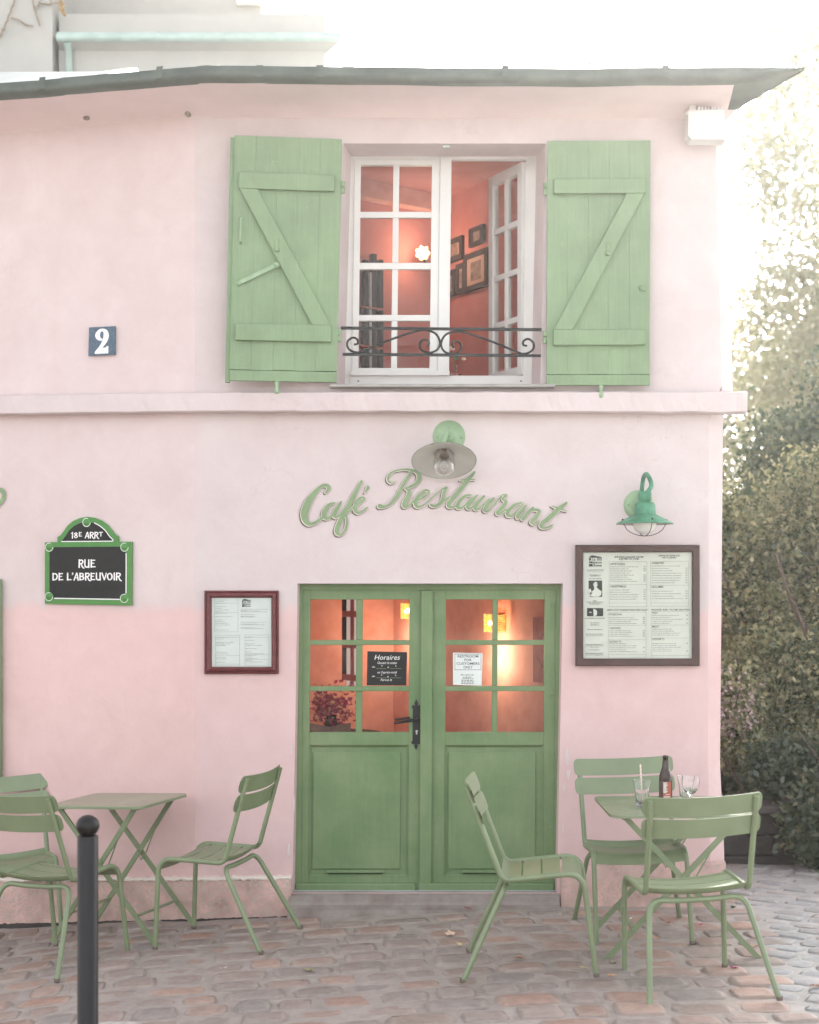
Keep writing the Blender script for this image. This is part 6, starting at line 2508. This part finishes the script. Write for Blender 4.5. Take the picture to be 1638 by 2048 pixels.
# ------------------------------------------------------------------ neighbour house behind
def neighbour():
    t = thing('cream_house', 'tall cream rendered house rising behind the pink roof at upper left', 'house', (-3.0, 13.5, 0))
    p = at(523, 60, 14.0)
    mb = MB()
    mb.box(-11, p.x, 14.0, 20.0, -1.0, 12.0)
    part('wall', mb, M['cream'], t, True)
    q = at(650, 100, 13.3)
    xl = at(118, 100, 13.3).x
    mb = MB()
    mb.box(xl, q.x, 13.3, 13.995, -1.0, 6.92)
    part('lean_to', mb, M['cream'], t, True)
    a = at(112, 70, 13.25)
    mb = MB()
    mb.box(-11, a.x - 0.02, 13.2, 13.99, -1.0, 12.0)
    part('side_wall', mb, M['cream'], t, True)
    # lean-to roof and gutter
    g0, g1 = at(114, 72, 13.17), at(683, 74, 13.17)
    zt = at(0, 66, 13.17).z
    zb = at(0, 83, 13.17).z
    mb = MB()
    mb.add([(g0.x, 13.17, zt - 0.005), (g1.x, 13.17, zt - 0.005), (q.x + 0.02, 13.99, zt + 0.25), (g0.x, 13.99, zt + 0.25), (g0.x, 13.17, zt - 0.03), (g1.x, 13.17, zt - 0.03), (q.x + 0.02, 13.99, zt + 0.22), (g0.x, 13.99, zt + 0.22)], [(0, 1, 2, 3), (7, 6, 5, 4), (0, 4, 5, 1), (1, 5, 6, 2), (3, 2, 6, 7), (0, 3, 7, 4)])
    rf = part('roof', mb, M['roofzinc'], t, True)
    mb = MB()
    mb.quad((g1.x, 13.17, zb + 0.01), (q.x, 13.35, zb - 0.05), (g0.x, 13.35, zb - 0.05), (g0.x, 13.17, zb + 0.01))
    part('soffit', mb, M['cream'], t, True)
    mb = MB()
    prof = [(0.01, zt), (-0.012, zt + 0.004), (-0.014, zt - 0.012), (-0.04, (zt + zb) / 2), (-0.035, zb + 0.01), (0.0, zb)]
    vs = [(x, 13.17 + o, z) for x in (g0.x, g1.x) for o, z in prof]
    mb.add(vs, [(i, i + 6, i + 7, i + 1) for i in range(5)], True)
    mb.quad((g1.x, 13.17, zt), (g1.x - 0.01, 13.17, zb), (q.x, 13.33, zb - 0.06), (q.x, 13.33, zt - 0.02))
    g = part('gutter', mb, M['gutterpale'], t, True)
    for px in (178, 317, 455, 590):
        x = at(px, 0, 13.17).x
        mb = MB()
        mb.add([(x + s, 13.17 + o - 0.005, z) for s in (-0.012, 0.012) for o, z in prof[1:]], [(i, i + 5, i + 6, i + 1) for i in range(4)])
        part('gutter_clip', mb, M['gutterpale'], g, True)
    x = at(136, 0, 13.22).x
    mb = MB()
    mb.tube([(x, 13.18, zb), (x, 13.25, zb - 0.05), (x, 13.25, 0)], 0.032, 12)
    part('downpipe', mb, M['gutterpale'], t, True)
    # flashing strip where lean-to meets the wall at left
    mb = MB()
    c0, c1 = at(118, 46, 13.9), at(200, 58, 13.9)
    mb.hull8([Vector((x_, y_, z_)) for z_, k in ((c1.z - 0.03, 0), (c0.z, 1)) for y_ in (13.88, 13.985) for x_ in (c0.x, c1.x)], 0.003)
    part('flashing', mb, M['gutterpale'], rf, True)
    # window corner at the top edge
    f0, f1 = at(474, 0, 13.98), at(506, 12, 13.98)
    mb = MB()
    mb.box(f0.x, f1.x + 0.25, 13.93, 13.999, f1.z, f1.z + 1.5, 0.004)
    wv = part('window', mb, M['white'], t, True)
    mb = MB()
    mb.box(f0.x + 0.05, f1.x + 0.2, 13.925, 13.929, f1.z + 0.05, f1.z + 1.4)
    part('pane', mb, M['inkgrey'], wv, True)
    # climbing dry vine
    v = thing('dry_vine', 'bare creeper with a few dead leaves on the cream wall, upper left', 'vine', at(60, 60, 13.18))
    base = Vector(v.location)
    mb = MB()
    twigs = [[(0, 70), (12, 45), (22, 20), (32, -6)], [(22, 36), (38, 40), (52, 50), (66, 52)], [(64, -6), (70, 20), (80, 52)], [(78, 6), (92, 8), (116, 6)], [(100, -5), (104, 8)], [(8, 58), (2, 70), (-4, 80)], [(70, 20), (76, 10), (84, -4)]]
    for tw in twigs:
        mb.tube([Vector(at(px, py, 13.17)) - base + Vector((0, 0.012 * math.sin(px), 0)) for px, py in [tuple(c) for c in catmull(tw, 5)]], 0.008, 5)
    part('twigs', mb, paint('dry_twig', (0.30, 0.235, 0.17), 0.2, 30, 0.9, 0), v)
    rnd = random.Random(5)
    dm = paint('dead_leaf', (0.36, 0.24, 0.11), 0.3, 30, 0.8, 0)
    for px, py in ((121, 3), (124, 12), (120, 18), (126, 24), (129, 29), (118, 8)):
        mb = MB()
        c = Vector(at(px, py, 13.14)) - base
        a = rnd.uniform(0, 6.28)
        r_ = rnd.uniform(0.018, 0.034)
        pts = [c + Vector((math.cos(a + k * 1.256) * r_ * (1 if k % 2 else 0.6), rnd.uniform(-0.012, 0.012), math.sin(a + k * 1.256) * r_)) for k in range(5)]
        mb.add(pts, [(0, 1, 2, 3, 4)])
        part('dead_leaf', mb, dm, v)


neighbour()


# ------------------------------------------------------------------ greenery on the right
def leaf_cloud(blobs, size, seed, clump=(14, 0.16), flat=0.0):
    """leaf-sized faces gathered in clumps through the volume of the given ellipsoids"""
    rg = np.random.default_rng(seed)
    P = []
    for cx_, cy_, cz_, rx, ry, rz, n in blobs:
        nc = max(1, n // clump[0])
        u = rg.normal(size=(nc, 3))
        u /= np.linalg.norm(u, axis=1)[:, None]
        r = rg.uniform(0.25, 1.0, nc) ** 0.5
        c = u * r[:, None]
        lump = np.array([0.78 + 0.35 * noise.noise((a * 2.3 + seed, b * 2.3, d * 2.3)) for a, b, d in c])
        c = c * lump[:, None] * np.array([rx, ry, rz]) + np.array([cx_, cy_, cz_])
        q = np.repeat(c, clump[0], 0) + rg.normal(size=(nc * clump[0], 3)) * clump[1] * np.array([1, 1, 0.8])
        P.append(q)
    P = np.concatenate(P)
    n = len(P)
    a = rg.normal(size=(n, 3))
    a /= np.linalg.norm(a, axis=1)[:, None]
    b = rg.normal(size=(n, 3))
    b -= a * (a * b).sum(1)[:, None]
    b /= np.linalg.norm(b, axis=1)[:, None]
    s = size * rg.uniform(0.6, 1.35, n)[:, None]
    nn = np.cross(a, b)
    V = np.stack([P - a * s, P + b * s * 0.55 + nn * s * 0.12, P + a * s, P - b * s * 0.55 + nn * s * 0.12], 1).reshape(-1, 3)
    return V, n


def leaf_object(name, V, n, mat, parent):
    me = bpy.data.meshes.new(name)
    me.vertices.add(n * 4)
    me.vertices.foreach_set('co', (V - np.array(parent.location)).ravel().astype(np.float32))
    me.loops.add(n * 4)
    me.loops.foreach_set('vertex_index', np.arange(n * 4, dtype=np.int32))
    me.polygons.add(n)
    me.polygons.foreach_set('loop_start', np.arange(0, n * 4, 4, dtype=np.int32))
    me.polygons.foreach_set('loop_total', np.full(n, 4, dtype=np.int32))
    me.update()
    me.validate()
    me.materials.append(mat)
    o = bpy.data.objects.new(name, me)
    link(o, parent)
    return o


def limbs(base, h, r, seed, n=7, spread=1.2, lean=(0, 0)):
    rnd = random.Random(seed)
    mb = MB()
    top = Vector((lean[0], lean[1], h))
    pts = [Vector((0, 0, -0.2)).lerp(top, k / 6) + Vector((rnd.uniform(-.05, .05), rnd.uniform(-.05, .05), 0)) * k * 0.5 for k in range(7)]
    mb.tube(pts, [r * (1 - 0.12 * k) for k in range(7)], 10)
    for k in range(n):
        f = 0.35 + 0.6 * k / n
        p = Vector((0, 0, 0)).lerp(top, f)
        a = rnd.uniform(0, 6.28)
        L_ = spread * rnd.uniform(0.6, 1.1)
        e = [p, p + Vector((math.cos(a), math.sin(a), 0.5)) * L_ * 0.5, p + Vector((math.cos(a + .2), math.sin(a + .2), 0.9)) * L_]
        mb.tube([Vector(v) for v in catmull([tuple(q) for q in e], 4)], [r * 0.45 * (1 - 0.09 * q) for q in range(9)], 7)
    return mb


def tree(name, label, cat, base, blobs, leaf, seed, mat, trunk_h, r, spread, clump=(14, 0.16), lean=(0, 0), group=None, nlimb=8):
    t = thing(name, label, cat, base, 0, group)
    part('trunk', limbs(base, trunk_h, r, seed, nlimb, spread, lean), M['bark'], t)
    V, n = leaf_cloud(blobs, leaf, seed, clump)
    leaf_object('crown', V, n, mat, t)
    return t


LF_PALE = leafmat('pale_leaves', [(0.14, 0.17, 0.09), (0.23, 0.235, 0.14), (0.29, 0.27, 0.18), (0.18, 0.21, 0.11)], 1.2, 0.40)
LF_TAN = leafmat('tan_ivy_leaves', [(0.022, 0.040, 0.018), (0.06, 0.095, 0.038), (0.23, 0.235, 0.11), (0.48, 0.43, 0.24), (0.15, 0.20, 0.075)], 3.2, 0.35)
LF_DARK = leafmat('dark_leaves', [(0.025, 0.04, 0.025), (0.05, 0.075, 0.04), (0.085, 0.115, 0.06), (0.20, 0.175, 0.09)], 2.5, 0.3)
LF_YEW = leafmat('yew_leaves', [(0.022, 0.045, 0.026), (0.05, 0.09, 0.045), (0.20, 0.20, 0.095)], 2.0, 0.3)


def greenery():
    # pale tall tree far behind the corner
    tree('plane_tree', 'tall pale sunlit tree with thin foliage behind the right corner of the house', 'tree', (6.4, 20.0, -0.4),
         [(5.7, 20.0, 8.0, 2.0, 2.0, 2.4, 10000), (6.4, 20.5, 5.2, 2.4, 2.2, 2.0, 10000), (4.9, 19.5, 5.0, 0.9, 1.2, 2.0, 3000), (8.0, 20.5, 7.0, 1.8, 1.8, 2.6, 7000)], 0.055, 11, LF_PALE, 6.5, 0.22, 1.0, (10, 0.20), (-0.3, 0))
    tree('plane_tree', 'second pale tree further down the street, seen low through the gap by the wall', 'tree', (5.6, 24.0, -0.6),
         [(5.6, 24.0, 4.4, 1.9, 1.6, 1.9, 9000), (7.4, 24.0, 5.0, 1.9, 1.6, 2.2, 7000)], 0.055, 12, LF_PALE, 4.8, 0.18, 1.4, (10, 0.2))
    # dark green conifer-like tree in the middle distance
    tree('yew_tree', 'dark yew like tree in the middle distance at the right border', 'tree', (4.0, 14.2, -0.2),
         [(3.75, 14.2, 2.75, 0.75, 0.8, 1.0, 12000), (4.4, 14.3, 3.3, 0.8, 0.7, 1.0, 9000), (3.3, 14.0, 2.2, 0.7, 0.7, 0.8, 9000), (4.6, 14.2, 2.2, 0.9, 0.7, 0.9, 7000)], 0.035, 13, LF_YEW, 3.2, 0.12, 0.7, (18, 0.11))
    # ivy-clad bushes close to the corner
    tree('ivy_bush', 'tan and green ivy bush rising beside the right corner of the house', 'bush', (2.9, 11.4, -0.03),
         [(2.75, 11.5, 1.75, 0.75, 0.7, 0.95, 19000), (3.3, 11.4, 2.35, 0.8, 0.7, 0.75, 15000), (2.35, 11.7, 2.25, 0.38, 0.5, 0.5, 5000)], 0.025, 14, LF_TAN, 2.4, 0.07, 0.8, (34, 0.075))
    tree('ivy_bush', 'dense ivy bush with dark hollows over the low stone wall at right', 'bush', (3.1, 10.7, -0.02),
         [(2.75, 10.7, 1.15, 0.62, 0.45, 0.52, 14000), (3.4, 10.6, 1.5, 0.7, 0.5, 0.8, 16000), (2.3, 10.8, 0.95, 0.30, 0.35, 0.32, 5000)], 0.0235, 15, LF_TAN, 1.6, 0.06, 0.7, (34, 0.068))
    tree('evergreen_bush', 'low dark evergreen bush at the street edge by the right border', 'bush', (2.75, 9.6, 0.0),
         [(2.70, 9.55, 0.33, 0.32, 0.20, 0.34, 9000), (3.2, 9.6, 0.5, 0.5, 0.25, 0.5, 9000), (2.55, 9.9, 0.62, 0.34, 0.22, 0.22, 5000)], 0.026, 16, LF_DARK, 0.7, 0.03, 0.35, (14, 0.06))
    # blossoming shrub just behind the corner
    t = tree('flowering_shrub', 'shrub with small pink blossoms just behind the right house corner', 'bush', (2.25, 10.35, 0.0),
             [(2.24, 10.4, 1.0, 0.20, 0.25, 0.34, 3000), (2.32, 10.4, 0.7, 0.22, 0.25, 0.22, 2200)], 0.024, 17, LF_TAN, 1.1, 0.02, 0.3, (12, 0.05), nlimb=5)
    V, n = leaf_cloud([(2.22, 10.25, 1.02, 0.19, 0.2, 0.3, 420)], 0.016, 21, (6, 0.04))
    leaf_object('blossoms', V, n, leafmat('pink_blossom', [(0.62, 0.42, 0.46), (0.70, 0.55, 0.56)], 3, 0.3), t)
    tree('evergreen_hedge', 'deep green hedge standing further back behind the bushes', 'hedge', (3.6, 12.8, -0.1),
         [(2.6, 12.8, 0.75, 0.7, 0.5, 0.95, 9000), (3.6, 12.8, 0.8, 0.8, 0.5, 1.0, 9000), (4.7, 12.8, 0.9, 0.8, 0.5, 1.1, 8000), (2.25, 12.4, 0.5, 0.35, 0.4, 0.6, 3500), (2.9, 12.5, 0.1, 1.2, 0.4, 0.6, 9000)], 0.034, 31, LF_DARK, 1.0, 0.05, 0.5, (16, 0.09))
    # low dark stone wall under the bushes, block by block
    w = thing('low_stone_wall', 'low dark stone wall below the ivy bushes at the right', 'wall', (2.6, 9.75, 0.0))
    rnd = random.Random(6)
    for row in range(3):
        x = 1.86 + (0.12 if row % 2 else 0)
        z0 = -0.06 + row * 0.135
        while x < 4.6:
            l = rnd.uniform(0.26, 0.42)
            mb = MB()
            mb.box(x, x + l - 0.012, 9.74 + rnd.uniform(-0.008, 0.008), 10.0, z0, z0 + 0.127, 0.008)
            part('stone_block', mb, M['darkstone'], w, True)
            x += l
    mb = MB()
    x = 1.84
    while x < 4.6:
        mb = MB()
        l = rnd.uniform(0.6, 0.8)
        mb.box(x, x + l - 0.006, 9.69, 10.05, 0.348, 0.395, 0.008)
        part('coping_stone', mb, paint('coping', (0.085, 0.07, 0.065), 0.2, 8, 0.8, 0.5, 30) if 'coping' not in M else M['coping'], w, True)
        x += l
    # pink stone wall glimpsed between the bushes
    w = thing('garden_wall', 'pink stone garden wall glimpsed between the bushes at the right border', 'wall', (3.2, 10.3, 0.0))
    for row in range(5):
        x = 2.55 + (0.1 if row % 2 else 0)
        z0 = 0.2 + row * 0.11
        while x < 4.4:
            l = rnd.uniform(0.18, 0.30)
            mb = MB()
            mb.box(x, x + l - 0.01, 10.30 + rnd.uniform(-0.01, 0.01), 10.5, z0, z0 + 0.10, 0.010)
            part('stone', mb, M['pinkstone'], w, True)
            x += l


greenery()


# ------------------------------------------------------------------ fallen leaves
def fallen():
    rnd = random.Random(12)
    items = [(935, 1821, (0.60, 0.13, 0.17), 0.034, 'deep pink fallen leaf on the paving below the doorstep'),
             (911, 1823, (0.46, 0.36, 0.24), 0.024, 'small tan fallen leaf beside the pink one below the doorstep'),
             (909, 1846, (0.52, 0.42, 0.18), 0.016, 'tiny yellow fallen leaf between the doorstep and the large tan leaf'),
             (899, 1873, (0.66, 0.47, 0.36), 0.038, 'largest tan fallen leaf in front of the door'),
             (918, 1895, (0.62, 0.50, 0.22), 0.024, 'yellow fallen leaf left of the side view chair'),
             (619, 1947, (0.30, 0.28, 0.14), 0.032, 'olive fallen leaf on the cobbles left of centre'),
             (450, 1941, (0.72, 0.66, 0.64), 0.014, 'white petal on the cobbles below the chair left of the door'),
             (540, 1868, (0.70, 0.64, 0.60), 0.012, 'white petal between the feet of the chair left of the door'),
             (258, 1889, (0.50, 0.22, 0.11), 0.024, 'orange brown leaf behind the feet of the left table'),
             (1036, 1922, (0.36, 0.20, 0.14), 0.034, 'brown fallen leaf between the legs of the side view chair'),
             (1166, 1941, (0.44, 0.36, 0.20), 0.026, 'olive tan leaf by the front feet of the side view chair'),
             (1226, 1931, (0.34, 0.36, 0.14), 0.028, 'green fallen leaf by the left foot of the right table'),
             (1224, 1957, (0.60, 0.34, 0.20), 0.026, 'orange fallen leaf in front of the left foot of the right table'),
             (1260, 1842, (0.70, 0.66, 0.62), 0.014, 'white petal under the right table'),
             (1336, 1851, (0.42, 0.17, 0.12), 0.022, 'red brown leaf under the right table near the wall'),
             (1398, 1854, (0.50, 0.10, 0.12), 0.020, 'red leaf beside the front foot of the chair by the wall'),
             (1313, 1882, (0.44, 0.24, 0.16), 0.028, 'rusty brown leaf under the middle of the right table'),
             (1366, 1899, (0.34, 0.25, 0.17), 0.024, 'dull brown leaf right of the crossed table legs'),
             (1508, 1897, (0.36, 0.25, 0.16), 0.024, 'brown leaf right of the nearest chair'),
             (1468, 1941, (0.56, 0.10, 0.24), 0.024, 'magenta leaf by the right foot of the right table'),
             (1632, 1979, (0.26, 0.15, 0.11), 0.034, 'dark brown dead leaf at the right border on the grey setts')]
    for px, py, col, r_, lab in items:
        p = on_ground(px, py)
        mb = MB()
        n = 10
        vs = [(0, 0, 0.003)]
        for k in range(n):
            a = 2 * math.pi * k / n
            rr = r_ * ((1.0 if k % 2 == 0 else 0.62) + rnd.uniform(-0.12, 0.12)) * (1.25 if k == 0 else 1)
            vs.append((math.cos(a) * rr, math.sin(a) * rr * 0.8, 0.003 + rnd.uniform(0.0, 0.35) * r_))
        mb.add(vs, [(0, 1 + k, 1 + (k + 1) % n) for k in range(n)], False)
        mb.tube([Vector((r_ * 1.2, 0, 0.004)), Vector((r_ * 1.9, r_ * 0.2, 0.006))], 0.0010, 4)
        m = paint('fallen_leaf', col, 0.2, 40, 0.75, 0)
        o = solid('fallen_leaf' if 'petal' not in lab else 'fallen_petal', mb, m)
        o.location = (p.x, p.y, gz(p.x, p.y) + 0.010)
        o.rotation_euler = (rnd.uniform(-.15, .15), rnd.uniform(-.15, .15), rnd.uniform(0, 6.28))
        tag(o, lab, 'leaf' if 'petal' not in lab else 'petal', 'fallen leaves on the paving')
    # weed growing out of the foot of the right corner
    p = on_ground(1466, 1817)
    mb = MB()
    for k in range(16):
        a = rnd.uniform(0, 6.28)
        l = rnd.uniform(0.015, 0.035)
        u = Vector((math.cos(a), math.sin(a), rnd.uniform(0.3, 1.0))).normalized()
        s = Vector((-u.y, u.x, 0)) * 0.007
        mb.add([Vector((0, 0, 0)), u * l * 0.6 + s, u * l, u * l * 0.6 - s], [(0, 1, 2, 3)])
    o = solid('weed', mb, paint('weed_green', (0.10, 0.14, 0.05), 0.2, 30, 0.7, 0))
    o.location = (p.x, p.y, gz(p.x, p.y))
    tag(o, 'small green weed at the foot of the right house corner', 'plant')


fallen()


# ------------------------------------------------------------------ thin haze box, added to give the pale veil of lens flare
def haze():
    mb = MB()
    mb.box(-130, 130, -65, 210, -8.0, 13.0)
    m = bpy.data.materials.new('flare_haze')
    m.use_nodes = True
    N, L = m.node_tree.nodes, m.node_tree.links
    N.remove(N['Principled BSDF'])
    v = N.new('ShaderNodeVolumePrincipled')
    v.inputs['Color'].default_value = (0.97, 0.97, 0.95, 1)
    v.inputs['Density'].default_value = HAZE
    v.inputs['Anisotropy'].default_value = 0.74
    L.new(v.outputs[0], N['Material Output'].inputs['Volume'])
    o = solid('haze', mb, m)
    tag(o, None, None, None, 'stuff')


HAZE = 0.0016
haze()
